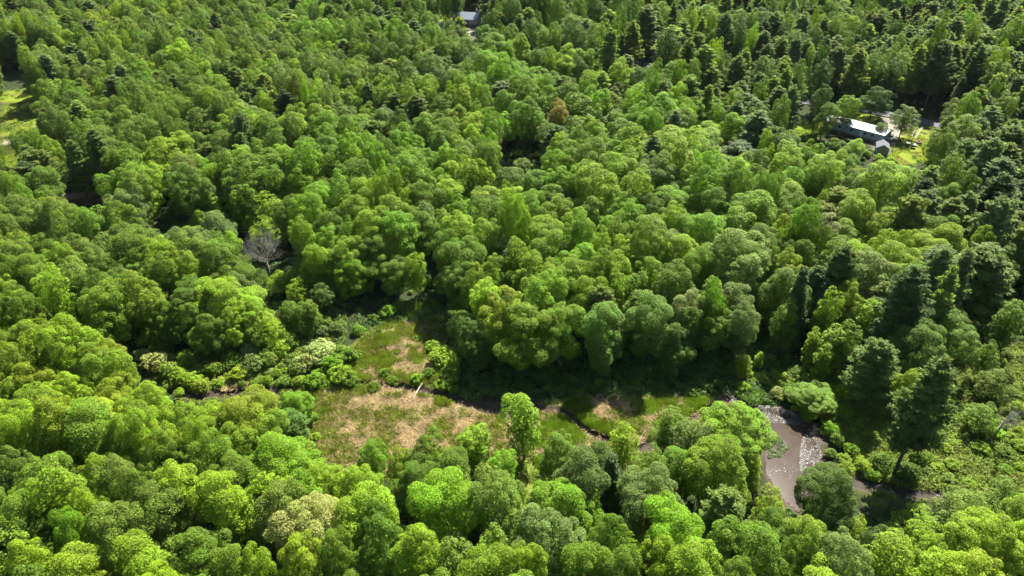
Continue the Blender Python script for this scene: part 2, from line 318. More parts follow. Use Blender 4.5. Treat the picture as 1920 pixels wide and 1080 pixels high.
# trees read off the photo: centre x, crown top y, crown width (px), kind, tone [, height]
B, A_, P_, S_, L_ = 'broad', 'airy', 'pine', 'spruce', 'slender'
HAND = [
 # left middle
 (240,508,92,B,'yellow',16),(165,498,80,B,'green'),(410,520,110,B,'lime',13),(350,515,75,B,'green',13),(400,452,95,B,'green',15),(225,432,85,B,'green'),(285,438,70,B,'lime'),
 (335,422,75,B,'olive'),(140,385,55,B,'green'),(207,365,65,B,'green'),(168,415,34,B,'lime',12),(103,452,45,B,'lime'),(55,470,75,B,'green'),(15,448,60,B,'olive'),
 (35,365,90,B,'olive'),(88,368,60,A_,'yellow'),(395,360,40,L_,'lime',10),(440,356,40,L_,'lime',12),(500,358,75,A_,'lime',12),(407,395,50,A_,'gray',8),(497,408,60,A_,'lime',9),
 (580,355,75,B,'vivid'),(563,403,48,B,'lime'),(105,592,62,B,'yellow',13),(40,600,80,B,'yellow',13),(550,520,36,A_,'lime',8),(12,470,50,B,'green'),(20,530,60,B,'green'),
 (470,560,60,B,'lime',10),(500,590,50,A_,'lime',8),(330,560,60,B,'green',11),(150,600,40,A_,'green',8),
 (620,470,62,B,'green',11),(660,485,60,B,'vivid',10),(735,485,60,B,'green',10),(585,455,50,B,'lime',13),(600,530,50,B,'dark',7),
 (430,575,60,B,'lime',10),(480,600,50,A_,'green',7),(380,590,60,B,'green',10),(300,560,50,B,'green',11),(540,560,44,A_,'green',8),(575,560,44,A_,'green',8),
 (478,505,40,A_,'green',5),(520,512,44,A_,'lime',5),(545,500,40,A_,'green',6),
 # centre
 (700,440,95,B,'green',12.5),(665,362,60,B,'lime'),(690,388,72,B,'lime'),(745,395,75,B,'vivid'),(795,372,45,A_,'gray'),(782,468,42,A_,'lime',12),(862,390,68,B,'lime'),
 (910,402,72,B,'lime'),(955,440,75,A_,'gray'),(1017,400,66,B,'lime'),(1030,425,92,B,'vivid'),(1085,447,80,B,'vivid'),(1083,387,56,B,'lime'),(1137,433,46,B,'lime'),
 (1165,462,66,B,'lime'),(1222,405,105,B,'olive'),(890,490,50,B,'yellow',13),(930,503,40,B,'vivid',13),(940,532,88,B,'yellow',17),(1008,525,84,B,'lime',17),
 (1052,562,84,B,'vivid',15),(1040,500,62,B,'lime'),(1100,512,70,B,'lime'),(1130,537,70,P_,'pinelight',16),(1158,575,52,A_,'gray',13),(1222,550,88,B,'blue',16.5),
 (1270,480,75,B,'green'),(862,580,46,A_,'green',9),(925,368,80,B,'green'),(1045,362,60,B,'lime'),(1120,365,60,B,'green'),(1170,355,60,B,'vivid'),
 (1225,362,56,B,'green'),(1265,370,60,B,'lime'),(640,440,60,B,'lime',14),(610,420,60,B,'vivid',14),(835,420,50,B,'green'),
 # right middle
 (1415,355,122,B,'vivid',19),(1325,395,88,B,'vivid'),(1385,430,125,B,'olive',19),(1320,455,60,B,'green'),(1495,460,62,B,'yellow'),(1455,440,50,B,'green'),
 (1555,395,62,B,'tan'),(1570,438,66,B,'green'),(1600,445,66,B,'yellow'),(1665,300,115,B,'lime',21),(1780,400,72,B,'green'),(1790,418,95,B,'yellow'),(1850,420,42,B,'yellow'),
 (1690,455,95,B,'yellow'),(1515,502,52,S_,'pinedark',19),(1345,520,52,B,'vivid'),(1300,535,56,B,'pale',15),(1340,550,70,B,'green',15),(1400,528,66,B,'gray',15),
 (1725,500,105,P_,'pinedark',22),(1790,500,60,P_,'pine'),(1775,465,60,P_,'pinegray'),(1815,470,56,P_,'pinegray'),(1885,370,80,P_,'pinegray'),(1895,455,60,A_,'gray'),
 (1740,608,86,B,'blue',15),(1800,575,82,B,'blue',15),(1655,640,86,P_,'pine',15),(1773,672,100,P_,'pine',24),(1533,612,36,L_,'yellow',10),(1572,605,56,L_,'lime',12),
 (1555,640,40,L_,'lime',10),(1428,657,22,L_,'lime',4.5),(1400,663,30,A_,'yellow',6),(1560,535,46,A_,'lime'),(1905,565,60,A_,'green',13),(1600,520,56,B,'yellow',15),(1640,560,60,A_,'lime',13),
 (1480,560,50,A_,'green',14),(1600,600,50,A_,'green',12),(1680,590,46,A_,'yellow',12),(1860,640,46,A_,'green',9),
 # lower left
 (30,750,75,B,'lime'),(85,745,90,B,'yellow'),(160,755,110,B,'green'),(235,745,80,B,'lime'),(285,778,66,B,'yellow'),(290,808,80,B,'green'),(345,775,56,B,'lime'),
 (385,805,74,B,'green'),(450,740,100,B,'yellow',13),(395,752,70,B,'lime',12),(340,748,60,B,'lime',12),(550,738,56,B,'vivid',7),(545,775,66,A_,'blue',7),(515,822,130,B,'vivid',14),(490,775,70,B,'lime',12),
 (560,890,72,A_,'vivid',14),(65,850,110,B,'green'),(5,830,66,B,'olive'),(195,852,74,B,'olive'),(240,880,64,B,'green'),(320,868,88,B,'yellow'),(405,893,98,B,'lime'),
 (285,905,100,B,'olive'),(130,920,68,B,'lime'),(110,962,70,B,'vivid'),(20,933,90,B,'green'),(215,945,120,B,'olive'),(500,915,100,B,'olive'),(575,930,120,B,'pale'),
 (475,1010,64,B,'lime'),(550,1012,84,B,'yellow'),(345,1000,120,B,'green'),(420,1015,80,B,'green'),(225,1010,100,B,'lime'),(130,1035,110,B,'yellow'),(25,1015,76,B,'lime'),
 (40,680,80,B,'yellow',12),(120,700,80,B,'lime',12),(200,705,70,B,'yellow',12),(270,718,66,B,'lime',11),(10,700,60,B,'lime',12),
 # bottom middle
 (985,733,76,A_,'lime',15),(690,825,56,B,'vivid',11),(745,836,42,B,'yellow',11),(795,820,72,B,'green',13),(885,803,72,A_,'lime',10),(935,845,62,A_,'vivid',12),
 (660,865,80,B,'lime',14),(680,905,105,B,'lime'),(830,890,120,B,'vivid',17),(905,870,70,A_,'olive',14),(958,905,60,A_,'green',11),(1050,815,70,B,'green',12),(1130,830,66,B,'dark',13),
 (1170,797,60,A_,'lime',11),(1225,842,66,A_,'green',11),(1070,913,125,B,'vivid',15),(1227,883,112,B,'gray',16),(1130,960,74,B,'green'),(1035,957,112,B,'gray'),
 (1207,967,50,P_,'pinelight',12),(705,975,110,B,'green'),(775,985,92,B,'lime'),(850,1010,80,A_,'olive'),(920,985,80,A_,'green'),(975,1015,78,B,'lime'),(1095,1015,90,B,'green'),
 (1170,1030,80,B,'green'),(1245,1005,90,B,'lime'),(620,985,70,B,'green'),
 # bottom right
 (1258,762,60,A_,'green',11),(1300,785,74,A_,'gray',11),(1385,762,112,B,'vivid',13),(1365,820,86,B,'vivid',12),(1290,842,74,B,'vivid',12),(1415,850,50,A_,'yellow',9),(1570,885,104,B,'dark',13),(1365,925,110,P_,'pinelight',15),
 (1448,952,76,B,'green',14),(1430,990,138,B,'green'),(1525,993,62,B,'green'),(1600,1010,96,B,'gray'),(1310,1022,110,B,'lime'),(1390,1052,80,B,'green'),
 (1665,985,60,B,'dark',11),(1612,975,50,A_,'yellow',7),(1840,925,100,A_,'olive',12),(1870,975,120,B,'yellow',15),(1850,1045,110,B,'yellow'),(1770,1040,90,A_,'lime'),(1740,960,84,A_,'lime',9),(1527,727,76,B,'vivid',5),
 (1690,1000,80,A_,'olive',11),(1900,900,60,A_,'green',10),(1880,690,60,A_,'olive',8),(1850,760,56,A_,'green',6),
 # upper left
 (130,167,72,B,'green'),(83,180,42,B,'green',13),(96,163,26,B,'olive',10),(30,228,46,A_,'green',14),(62,243,34,B,'olive',13),(80,250,40,B,'lime'),(125,262,50,P_,'pine',18),(95,280,20,L_,'olive',12),
 (300,257,100,B,'yellow',17),(227,262,52,B,'green'),(240,305,76,B,'lime'),(460,288,106,B,'green',18),(440,265,80,B,'lime'),(410,240,52,B,'olive'),(370,200,90,B,'olive'),
 (365,140,60,B,'green'),(460,5,62,B,'green',18),(443,208,42,P_,'pinedark'),(540,205,85,B,'lime'),(610,253,72,B,'green'),(520,265,56,B,'lime'),(555,300,60,B,'vivid'),(60,308,56,B,'green'),
 (330,285,60,B,'olive'),(170,240,50,P_,'pine'),
 # upper middle
 (677,18,36,B,'green'),(870,75,60,B,'green'),(925,73,74,B,'vivid',18),(975,77,46,B,'lime'),(1020,65,46,B,'vivid'),(1112,75,52,B,'lime'),(1005,130,66,B,'vivid'),(1163,117,52,B,'lime'),
 (1260,125,72,B,'vivid'),(1197,160,50,B,'lime'),(1110,165,60,B,'vivid'),(945,168,56,B,'green'),(995,182,62,B,'green'),(1040,182,40,B,'rust'),(1023,230,36,A_,'gray',12),(1255,240,112,B,'yellow',18),
 (1070,260,76,B,'vivid'),(1185,228,56,B,'lime'),(835,222,60,B,'green'),(885,205,50,B,'yellow'),(755,228,66,B,'vivid'),(905,260,60,B,'lime'),(900,293,50,B,'yellow'),(1215,18,60,P_,'pinegray',25),(1100,45,46,B,'lime',15),
 # upper right, round the trailer
 (1477,172,30,B,'blue',20),(1545,157,36,B,'dark'),(1648,163,46,B,'dark',11),(1597,175,40,B,'vivid',13),(1556,190,36,B,'green',14),(1705,198,44,A_,'gray',11),(1290,185,36,B,'vivid'),(1615,90,50,P_,'pinelight'),
 (1655,228,26,A_,'green',6),(1610,258,30,A_,'lime',6),
]
# areas of the photo where the ground (or something on it) has to stay in view: no wild tree may cover them
KEEP = [
 [(545,735),(600,690),(690,625),(770,578),(838,580),(835,720),(950,760),(940,800),(860,825),(700,830),(600,870),(575,800)],
 [(850,700),(1380,700),(1450,760),(1400,770),(1250,800),(1150,850),(1040,820),(940,790),(850,750)],
 [(958,790),(1015,790),(1030,870),(965,880)],
 [(1525,900),(1615,900),(1612,975),(1528,975)],
 [(1380,735),(1530,780),(1560,880),(1500,960),(1440,900),(1440,800)],
 [(1600,885),(1680,900),(1800,925),(1800,945),(1620,930)], [(1560,800),(1660,700),(1700,880),(1800,700),(1920,660),(1920,890),(1770,940),(1640,930)],
 [(250,668),(600,655),(610,725),(330,745)],
 [(0,185),(72,178),(66,228),(0,228)], [(0,230),(20,235),(27,300),(20,320),(0,318)], [(105,362),(190,355),(190,385),(120,385)],
 [(1488,228),(1540,222),(1650,228),(1738,240),(1740,300),(1690,305),(1640,292),(1490,255)],
 [(450,445),(548,445),(540,505),(462,505)], [(868,22),(903,22),(900,55),(875,50)], [(874,55),(893,55),(893,76),(878,76)], [(822,36),(845,36),(845,50),(822,50)], [(840,0),(880,0),(870,8),(840,10)], [(950,270),(1010,270),(1010,310),(950,310)], [(1198,120),(1228,120),(1228,142),(1198,142)],
 [(215,66),(240,66),(240,74),(215,74)],[(300,420),(340,400),(345,412),(310,440)],
]
# character of the wood round a point of the photo: x, y, share of pines, tones, crown radius, height
ZONE = [
 (80,60,0.30,'olive gray green yellow',4.0,17),(60,120,0.33,'green olive',4.1,18),(250,60,0.21,'olive yellow green',3.8,17),(420,60,0.24,'gray green olive',3.8,17),(600,60,0.18,'green vivid gray',4.2,17),(600,130,0.18,'olive lime gray',3.8,17),
 (380,160,0.15,'olive green lime',4.3,17),(250,200,0.12,'green olive',4.6,17),(500,180,0.18,'gray lime olive',4.0,17),(700,40,0.36,'green gray',3.8,18),(700,130,0.24,'olive green lime',3.8,17),(780,180,0.12,'lime green yellow',4.3,17),
 (800,100,0.30,'green gray',3.8,18),(950,110,0.04,'vivid green',4.8,16),(1000,20,0.55,'green dark',4.1,20),(1100,50,0.51,'green dark',4.1,20),(1080,130,0.17,'vivid lime green',4.3,16),(1200,80,0.64,'dark green',4.1,21),
 (1300,50,0.55,'green lime',4.0,20),(1350,140,0.51,'green gray lime',4.1,19),(1400,220,0.51,'gray green',4.1,18),(1300,200,0.26,'vivid lime green',4.6,17),(1480,60,0.55,'dark gray',4.0,20),(1600,50,0.47,'green dark lime',4.1,20),
 (1750,60,0.64,'green olive',4.0,20),(1880,60,0.68,'green yellow',4.0,20),(1650,120,0.47,'green olive dark',4.1,19),(1780,150,0.72,'green olive',4.0,20),(1850,250,0.78,'green olive',3.8,20),(1820,340,0.92,'olive',3.5,20),
 (1880,450,0.80,'gray olive',3.2,18),(1780,380,0.70,'yellow green',3.4,17),(1700,520,0.50,'yellow green gray',3.6,16),(1560,330,0.15,'lime green yellow',3.9,16),(1450,300,0.10,'green lime vivid',4.1,16),(1600,420,0.10,'yellow lime green',3.6,15),
 (1350,320,0.03,'vivid green lime',4.8,17),(1200,300,0.03,'vivid lime green',4.5,17),(1060,320,0.03,'vivid lime green',4.5,17),(900,330,0.00,'lime green vivid',4.3,17),(700,300,0.03,'lime vivid green',4.5,17),(800,420,0.00,'green vivid lime',4.2,17),
 (950,220,0.09,'green vivid',4.8,17),(560,300,0.03,'lime green vivid',4.5,17),(430,320,0.05,'green lime',4.5,17),(200,260,0.20,'green olive',4.6,17),(150,330,0.30,'green olive',3.9,17),(280,400,0.03,'green olive gray',3.8,15),(400,400,0.00,'lime gray green',3.0,10),
 (100,480,0.00,'green lime olive',4.2,16),(300,520,0.00,'green lime',4.0,14),(600,480,0.00,'vivid green lime',4.2,17),(650,560,0.00,'green dark',3.8,13),(780,520,0.00,'green dark',3.4,13),(1000,480,0.00,'vivid lime green',4.2,17),(1200,480,0.00,'vivid green lime',4.2,17),
 (1400,480,0.05,'green olive vivid',4.2,17),(1250,620,0.00,'green blue',4.2,17),(1450,600,0.15,'green gray',3.6,15),(1600,620,0.20,'lime yellow green',3.0,12),(1820,620,0.30,'green gray blue',3.4,14),
 (60,720,0.00,'yellow lime',4.4,13),(250,760,0.00,'lime yellow green',4.4,14),(450,780,0.00,'lime yellow',4.2,12),(100,880,0.00,'green lime olive',4.6,17),(400,900,0.00,'olive green lime',4.6,17),(600,950,0.00,'lime green olive',4.6,17),
 (850,950,0.00,'vivid green olive',4.4,16),(1100,980,0.03,'green gray lime',4.4,16),(1350,960,0.15,'green lime vivid',4.4,15),(1600,1000,0.05,'green gray yellow',4.2,14),(1800,1000,0.00,'yellow lime olive',4.2,14),(100,1050,0.00,'lime green',4.6,17),(900,1070,0.00,'green lime',4.6,17),(1600,1070,0.05,'lime green',4.6,16),
]
PT = {'p': ['pine','pine','pinegray','pinegray','pinelight','pinelight','pinedark']}

trees = []       # x, y, radius, height, kind, tone, hand?
cell = {}
def near(x, y, r, k=.72, rmax=6.5):
    ci, cj = int(x//8), int(y//8)
    for i in range(ci-2, ci+3):
        for j in range(cj-2, cj+3):
            for t in cell.get((i, j), ()):
                if (t[0]-x)**2 + (t[1]-y)**2 < (k*(t[2]+r))**2: return True
    return False
def add_tree(t):
    trees.append(t); cell.setdefault((int(t[0]//8), int(t[1]//8)), []).append(t)
DEF_H = dict(broad=17, airy=15, pine=21, spruce=18, slender=11)
DENS = dict(broad=.97, airy=1.05, pine=.9, spruce=1.0, slender=1.1)
for row in HAND:
    px, py, w, k, tone = row[:5]; H = row[5] if len(row) > 5 else DEF_H[k]
    x, y, z = at(px, py + 2, H); d = (CAM_H - H*.6)*SP + y*CP
    r = w*.5*d/F_PX*1.03
    add_tree((x, y, r, H, k, tone, True))
def covers_keep(x, y, r, H, low=.2):
    zt = terrain(x, y)
    pts = []
    for a in range(8):
        an = a*math.pi/4
        for zz, rr in ((.45, .95), (.75, .8), (.25, .6)):
            if zz < low: continue
            pts.append(proj(x + r*rr*math.cos(an), y + r*rr*math.sin(an), zt + H*zz)[:2])
    pts.append(proj(x, y, zt + H*.97)[:2]); pts.append(proj(x, y, zt)[:2])
    for P in KEEP:
        xs = [p[0] for p in P]; ys = [p[1] for p in P]; x0, x1, y0, y1 = min(xs), max(xs), min(ys), max(ys)
        for p in pts:
            if x0 < p[0] < x1 and y0 < p[1] < y1 and inpoly(p[0], p[1], P): return True
    return False
BASEX = [[(895,0),(940,0),(940,38),(905,45)],[(1395,560),(1440,560),(1440,640),(1395,640)],[(112,345),(195,340),(195,388),(108,388)],[(290,345),(350,345),(350,400),(300,400)],[(868,160),(905,160),(905,200),(870,200)],[(-60,140),(95,140),(95,190),(-60,200)],[(1490,215),(1770,215),(1770,300),(1490,265)],[(560,600),(600,545),(700,510),(830,495),(850,600),(840,720),(560,720)],[(1385,640),(1600,660),(1600,790),(1390,770)],[(240,600),(470,590),(620,570),(620,740),(240,720)],[(1790,600),(1980,560),(1980,960),(1640,960),(1640,900)]]
from mathutils import noise as mn
def nz(x, y, s, o=0.): return .5 + .5*max(-1, min(1, 1.6*mn.noise(Vector((x/s + o, y/s - o, o*.37)))))
ROAD = [(560,30),(700,50),(800,72),(900,90),(1060,106),(1215,131),(1330,158),(1440,185),(1600,205),(1700,225),(1750,236),(1830,256)]
ROADW = [at(*p)[:2] for p in ROAD]
def road_d(x, y):
    b = 1e9
    for (ax_, ay_), (bx2, by2) in zip(ROADW, ROADW[1:]):
        vx, vy = bx2-ax_, by2-ay_; t = max(0, min(1, ((x-ax_)*vx + (y-ay_)*vy)/(vx*vx+vy*vy))); b = min(b, math.hypot(x-ax_-t*vx, y-ay_-t*vy))
    return b
rr_ = random.Random(5)
YMAX = 480
for it in range(70000):
    y = 28 + (YMAX - 28)*rr_.random()**.8; hw = .76*(y + 20) + 30
    x = rr_.uniform(-hw, hw)
    px, py, d = proj(x, y, terrain(x, y) + 14)
    qx = px + rr_.gauss(0, 30); qy = py + rr_.gauss(0, 18)
    z = min(ZONE, key=lambda q: (q[0]-qx)**2 + ((q[1]-qy)*1.5)**2)
    tones = z[3].split()
    if rr_.random() < z[2] + (.16 if px > 1250 and py < 480 and z[2] > .3 else 0) + .35*(nz(x, y, 24, 1.2) - .5)*(z[2] > .1):
        k = 'pine' if rr_.random() < .965 else 'spruce'; tone = rr_.choice(PT['p'])
        r = (3.8 + 2.6*rr_.random()**1.3)*(.5 if k == 'spruce' else 1); H = z[5]*rr_.uniform(.82, 1.05)
        if k == 'spruce': tone = 'pinedark'; H *= .8
    else:
        k = 'broad' if rr_.random() < (.82 if py > 200 else .55) else 'airy'
        tone = tones[min(int(nz(x, y, 16, 7.3)*len(tones)), len(tones)-1)] if rr_.random() < .6 else rr_.choice(tones)
        r = z[4]*(.58 + .72*rr_.random()**.8)*(.85 if k == 'airy' else 1); H = z[5]*rr_.uniform(.82, 1.15)
    H *= .72 + .54*nz(x, y, 18, 3.1); r *= .84 + .36*nz(x, y, 26, 9.7)
    if k == 'broad': r *= 1.08
    rd = road_d(x, y)
    if rd < 8.5 + r*.5: continue
    if rd < 20 and y > at(960, 200)[1]: H *= 1.12
    if nz(x, y, 9, 5.5) < (.14 if py > 480 else .19) and py < 900: continue
    if near(x, y, r, .63 if py < 600 else .67): continue
    gx, gy, _ = proj(x, y, 0)
    if any(inpoly(gx, gy, P) for P in BASEX): continue
    if -100 < px < 2020 and covers_keep(x, y, r, H): continue
    add_tree((x, y, r, H, k, tone, False))

# ------------------------------------------------------------------ shrubs
SHRUBS = [(398,680,36,'green'),(345,660,42,'green'),(285,665,52,'pale'),(262,655,34,'pale'),(640,650,40,'green'),(595,645,60,'pale'),(570,665,44,'pale'),(622,668,44,'vivid'),(655,655,36,'green'),(555,680,40,'olive'),
 (728,574,32,'vivid'),(745,566,26,'green'),(668,610,25,'vivid'),(604,612,26,'gray'),(630,605,30,'gray'),(700,590,20,'green'),(828,655,56,'lime'),(875,645,36,'lime'),(840,690,44,'green'),(812,640,30,'lime'),(845,668,40,'lime'),
 (330,690,40,'lime'),(355,700,36,'lime'),(310,680,40,'olive'),(372,712,36,'yellow'),(440,690,36,'yellow'),(470,668,46,'gray'),(500,655,44,'olive'),(520,640,46,'lime'),(465,645,36,'pale'),(490,625,44,'lime'),(535,625,44,'green'),(545,600,40,'green'),
 (300,640,40,'vivid'),(275,620,40,'green'),(430,660,40,'green'),(640,690,50,'lime'),(660,705,30,'green'),(735,705,22,'green'),(780,700,24,'lime'),(590,700,40,'vivid'),(560,705,30,'lime'),(720,690,22,'vivid'),(700,715,24,'vivid'),(830,710,30,'lime'),(850,720,24,'green'),(805,690,24,'vivid'),
 (1400,690,30,'yellow'),(1395,715,26,'lime'),(1470,700,40,'yellow'),(1490,720,44,'green'),(1460,725,30,'pale'),(1500,690,44,'green'),(1560,790,36,'vivid'),(1575,810,34,'green'),(1600,830,30,'vivid'),(1560,840,24,'olive'),
 (1620,860,30,'yellow'),(1590,865,30,'yellow'),(1640,880,26,'vivid'),(1660,850,40,'green'),(1710,870,50,'dark'),(1730,840,40,'green'),(1555,765,36,'green'),(1595,720,40,'lime'),(1570,700,34,'green'),
 (1850,820,50,'lime'),(1900,830,44,'green'),(1800,850,44,'yellow'),(1780,820,40,'yellow'),(1760,790,40,'lime'),(1830,790,40,'olive'),(1790,760,40,'lime'),(1880,790,44,'vivid'),(1905,760,40,'green'),(1870,730,44,'lime'),(1830,720,36,'green'),(1895,860,40,'vivid'),
 (1800,900,40,'green'),(1830,890,36,'lime'),(1880,890,40,'olive'),
 (982,302,34,'gray'),(1000,315,30,'gray'),(965,320,30,'pale'),(990,335,36,'gray'),(970,345,34,'lime'),
 (1520,262,20,'lime'),(1540,268,22,'green'),(1565,272,24,'green'),(1580,285,26,'lime'),(1505,258,20,'gray'),(1625,285,18,'lime'),(1530,280,24,'vivid'),(1600,292,22,'green'),(1648,292,18,'lime'),(1670,298,18,'lime'),
 (586,775,24,'green'),(592,810,20,'lime'),(575,845,26,'lime'),(598,845,16,'green'),(1235,655,24,'green'),(1200,660,20,'green'),(1120,668,26,'green'),(1265,690,18,'pale')]
shrubs = []
for px, py, w, tone in SHRUBS:
    r0 = w*.5*150/F_PX; H = min(3.2, max(.9, r0*1.25)); x, y, _ = at(px, py+2, H); r = w*.5*((CAM_H-H)*SP + y*CP)/F_PX*1.05
    if px > 1760 and py > 700: r *= .72
    shrubs.append((x, y, r, min(3.4, r*(1.0 if px > 1760 and py > 700 else 1.35)), tone))
BROOK_VIEW = [(1600,878),(1670,895),(1810,925),(1810,960),(1700,965),(1600,940)]
SHRUB_ZONE = [([(700,530),(800,515),(825,570),(720,590)],12,'green dark'),([(1390,640),(1470,640),(1460,735),(1385,735)],12,'green lime olive'),([(1490,252),(1560,262),(1640,285),(1690,300),(1660,310),(1500,280)],26,'lime green gray yellow'),([(430,590),(600,560),(620,640),(430,660)],26,'lime green olive'),([(250,670),(600,640),(620,700),(560,715),(400,720),(330,740)],46,'lime green olive pale gray'),([(1560,820),(1640,870),(1640,920),(1590,900)],16,'yellow olive lime'),
 ([(1760,760),(1920,690),(1920,900),(1780,940),(1700,930),(1760,850)],22,'yellow lime olive green yellow'),([(1780,570),(1930,560),(1930,690),(1790,690)],24,'lime green yellow olive'),([(1440,690),(1600,700),(1620,800),(1550,800),(1480,760)],20,'green lime vivid'),
 ([(860,700),(1380,690),(1380,735),(860,735)],16,'green dark'),([(955,285),(1010,285),(1010,350),(955,350)],10,'gray lime'),([(300,400),(440,380),(470,430),(330,440)],14,'gray lime olive')]
def pick_in(P, r):
    xs = [p[0] for p in P]; ys = [p[1] for p in P]
    while True:
        a, b = r.uniform(min(xs), max(xs)), r.uniform(min(ys), max(ys))
        if inpoly(a, b, P): return a, b
for P, n, tn in SHRUB_ZONE:
    for k in range(n):
        for t_ in range(8):
            a, b = pick_in(P, rr_); x, y, _ = at(a, b, .8); r = rr_.uniform(.6, 1.6)
            if inpoly(a, b, BROOK_VIEW): continue
            if all((s[0]-x)**2 + (s[1]-y)**2 > (.75*(s[2]+r))**2 for s in shrubs): break
        else: continue
        shrubs.append((x, y, r, r*rr_.uniform(.9, 1.5), rr_.choice(tn.split())))
exec_marker = 0

# ------------------------------------------------------------------ ground, stream, pond
STREAM = [(320,738),(345,742),(372,745),(420,738),(470,732),(520,729),(548,722),(600,721),(650,721),(700,719),(740,722),(785,731),(830,742),(870,753),(920,765),(990,768),(1040,768),(1066,775),(1085,797),(1105,812),(1140,826),(1170,836),(1200,842),(1240,820),(1290,790),(1340,758),(1370,748),(1400,762)]
SWID = [2.0,2.2,2.0,1.6,1.4,1.4,1.3,.7,.7,.8,1.0,1.3,1.5,1.9,2.1,2.0,1.7,1.4,1.6,1.9,1.7,1.4,1.2,1.2,1.2,1.4,2.0,2.4]
POND = [(1392,757),(1430,768),(1470,778),(1500,788),(1520,800),(1524,825),(1535,850),(1548,880),(1556,905),(1530,930),(1500,956),(1470,935),(1448,905),(1436,870),(1436,830),(1430,800),(1405,775)]
TAIL = [(1530,900),(1580,900),(1620,905),(1660,915),(1700,925),(1750,927),(1790,930),(1830,940)]
TWID = [3,2.2,2.2,2.0,1.8,1.8,1.6,1.4]
def line_pts(L, W):
    P = []
    for i in range(len(L)-1):
        a = at(*L[i]); b = at(*L[i+1]); n = max(1, int(math.hypot(a[0]-b[0], a[1]-b[1])/.5))
        for k in range(n): t = k/n; P.append((a[0]+(b[0]-a[0])*t, a[1]+(b[1]-a[1])*t, W[i]+(W[i+1]-W[i])*t))
    return np.array(P)
SP_ = line_pts(STREAM, SWID); TP_ = line_pts(TAIL, TWID)
PW = np.array([at(*p)[:2] for p in POND])
def np_inpoly(X, Y, P):
    c = np.zeros(X.shape, bool); j = len(P)-1
    for i in range(len(P)):
        xi, yi = P[i]; xj, yj = P[j]
        if yi != yj: c ^= ((yi > Y) != (yj > Y)) & (X < (xj-xi)*(Y-yi)/(yj-yi)+xi)
        j = i
    return c
def seg_dist(X, Y, P, closed=True):
    D = np.full(X.shape, 1e9); n = len(P)
    for i in range(n if closed else n-1):
        a = P[i]; b = P[(i+1) % n]; vx, vy = b[0]-a[0], b[1]-a[1]; L2 = vx*vx+vy*vy + 1e-9
        t = np.clip(((X-a[0])*vx + (Y-a[1])*vy)/L2, 0, 1); D = np.minimum(D, np.hypot(X-a[0]-t*vx, Y-a[1]-t*vy))
    return D
def poly_sd(X, Y, P):                  # negative inside
    d = seg_dist(X, Y, P); return np.where(np_inpoly(X, Y, P), -d, d)
def px_poly(pl): return np.array([at(*p)[:2] for p in pl])
def spacing(lo, hi, step, far, grow=1.12):
    a = list(np.arange(lo, hi+1e-6, step)); s = step; v = a[-1]
    while v < far: s = min(s*grow, 120); v += s; a.append(v)
    return a
xs_p = spacing(-75, 90, .55, 2500); s = .55; v = -75; left = []
while v > -2500: s = min(s*1.12, 120); v -= s; left.append(v)
xs = np.array(left[::-1] + xs_p)
ys_p = spacing(72, 132, .5, 330, 1.035); 
s = ys_p[-1]-ys_p[-2]
while ys_p[-1] < 5000: s = min(s*1.15, 200); ys_p.append(ys_p[-1]+s)
s = .5; v = 72; low = []
while v > -400: s = min(s*1.12, 60); v -= s; low.append(v)
ys = np.array(low[::-1] + ys_p)
X, Y = np.meshgrid(xs, ys)
def vnoise(X, Y, s, seed):
    r = np.random.default_rng(seed); g = r.random((256, 256)); x = X/s; y = Y/s
    xi = np.floor(x).astype(int); yi = np.floor(y).astype(int); fx = x-xi; fy = y-yi; fx = fx*fx*(3-2*fx); fy = fy*fy*(3-2*fy)
    G = lambda a, b: g[a & 255, b & 255]
    return (G(xi, yi)*(1-fx)+G(xi+1, yi)*fx)*(1-fy) + (G(xi, yi+1)*(1-fx)+G(xi+1, yi+1)*fx)*fy
T = np.clip((Y-165)/120, 0, 1); T = T*T*(3-2*T)
Z = T*(1.3*np.sin(X*.031+1.0) + 1.1*np.sin(Y*.027+X*.012) + .8)
Z += (vnoise(X, Y, 1.6, 1)-.5)*.22 + (vnoise(X, Y, .8, 2)-.5)*.10
Sd = np.full(X.shape, 99.)
near_m = (X > -80) & (X < 100) & (Y > 65) & (Y < 140)
Xn, Yn = X[near_m], Y[near_m]
def ribbon_sd(P):
    D = np.full(Xn.shape, 1e9)
    for a in P: D = np.minimum(D, np.hypot(Xn-a[0], Yn-a[1]) - a[2]*.5)
    return D
wob = (vnoise(Xn, Yn, 2.2, 5)-.5)*.9
sdn = np.minimum(np.minimum(ribbon_sd(SP_), ribbon_sd(TP_)), poly_sd(Xn, Yn, PW)) + wob
Sd[near_m] = sdn
dip = np.clip((.55 - Sd)/1.1, 0, 1); dip = dip*dip*(3-2*dip)
Z -= dip*.75
nv = X.size; ny, nx = X.shape
gm = bpy.data.meshes.new('ground'); gm.vertices.add(nv)
gm.vertices.foreach_set('co', np.stack([X.ravel(), Y.ravel(), Z.ravel()], 1).astype(np.float32).ravel())
I = np.arange(nv).reshape(ny, nx); Q = np.stack([I[:-1,:-1], I[:-1,1:], I[1:,1:], I[1:,:-1]], -1).reshape(-1, 4)
gm.loops.add(Q.size); gm.loops.foreach_set('vertex_index', Q.ravel().astype(np.int32))
gm.polygons.add(len(Q)); gm.polygons.foreach_set('loop_start', np.arange(0, Q.size, 4, dtype=np.int32)); gm.polygons.foreach_set('loop_total', np.full(len(Q), 4, dtype=np.int32))
gm.polygons.foreach_set('use_smooth', np.ones(len(Q), bool)); gm.update(calc_edges=True)
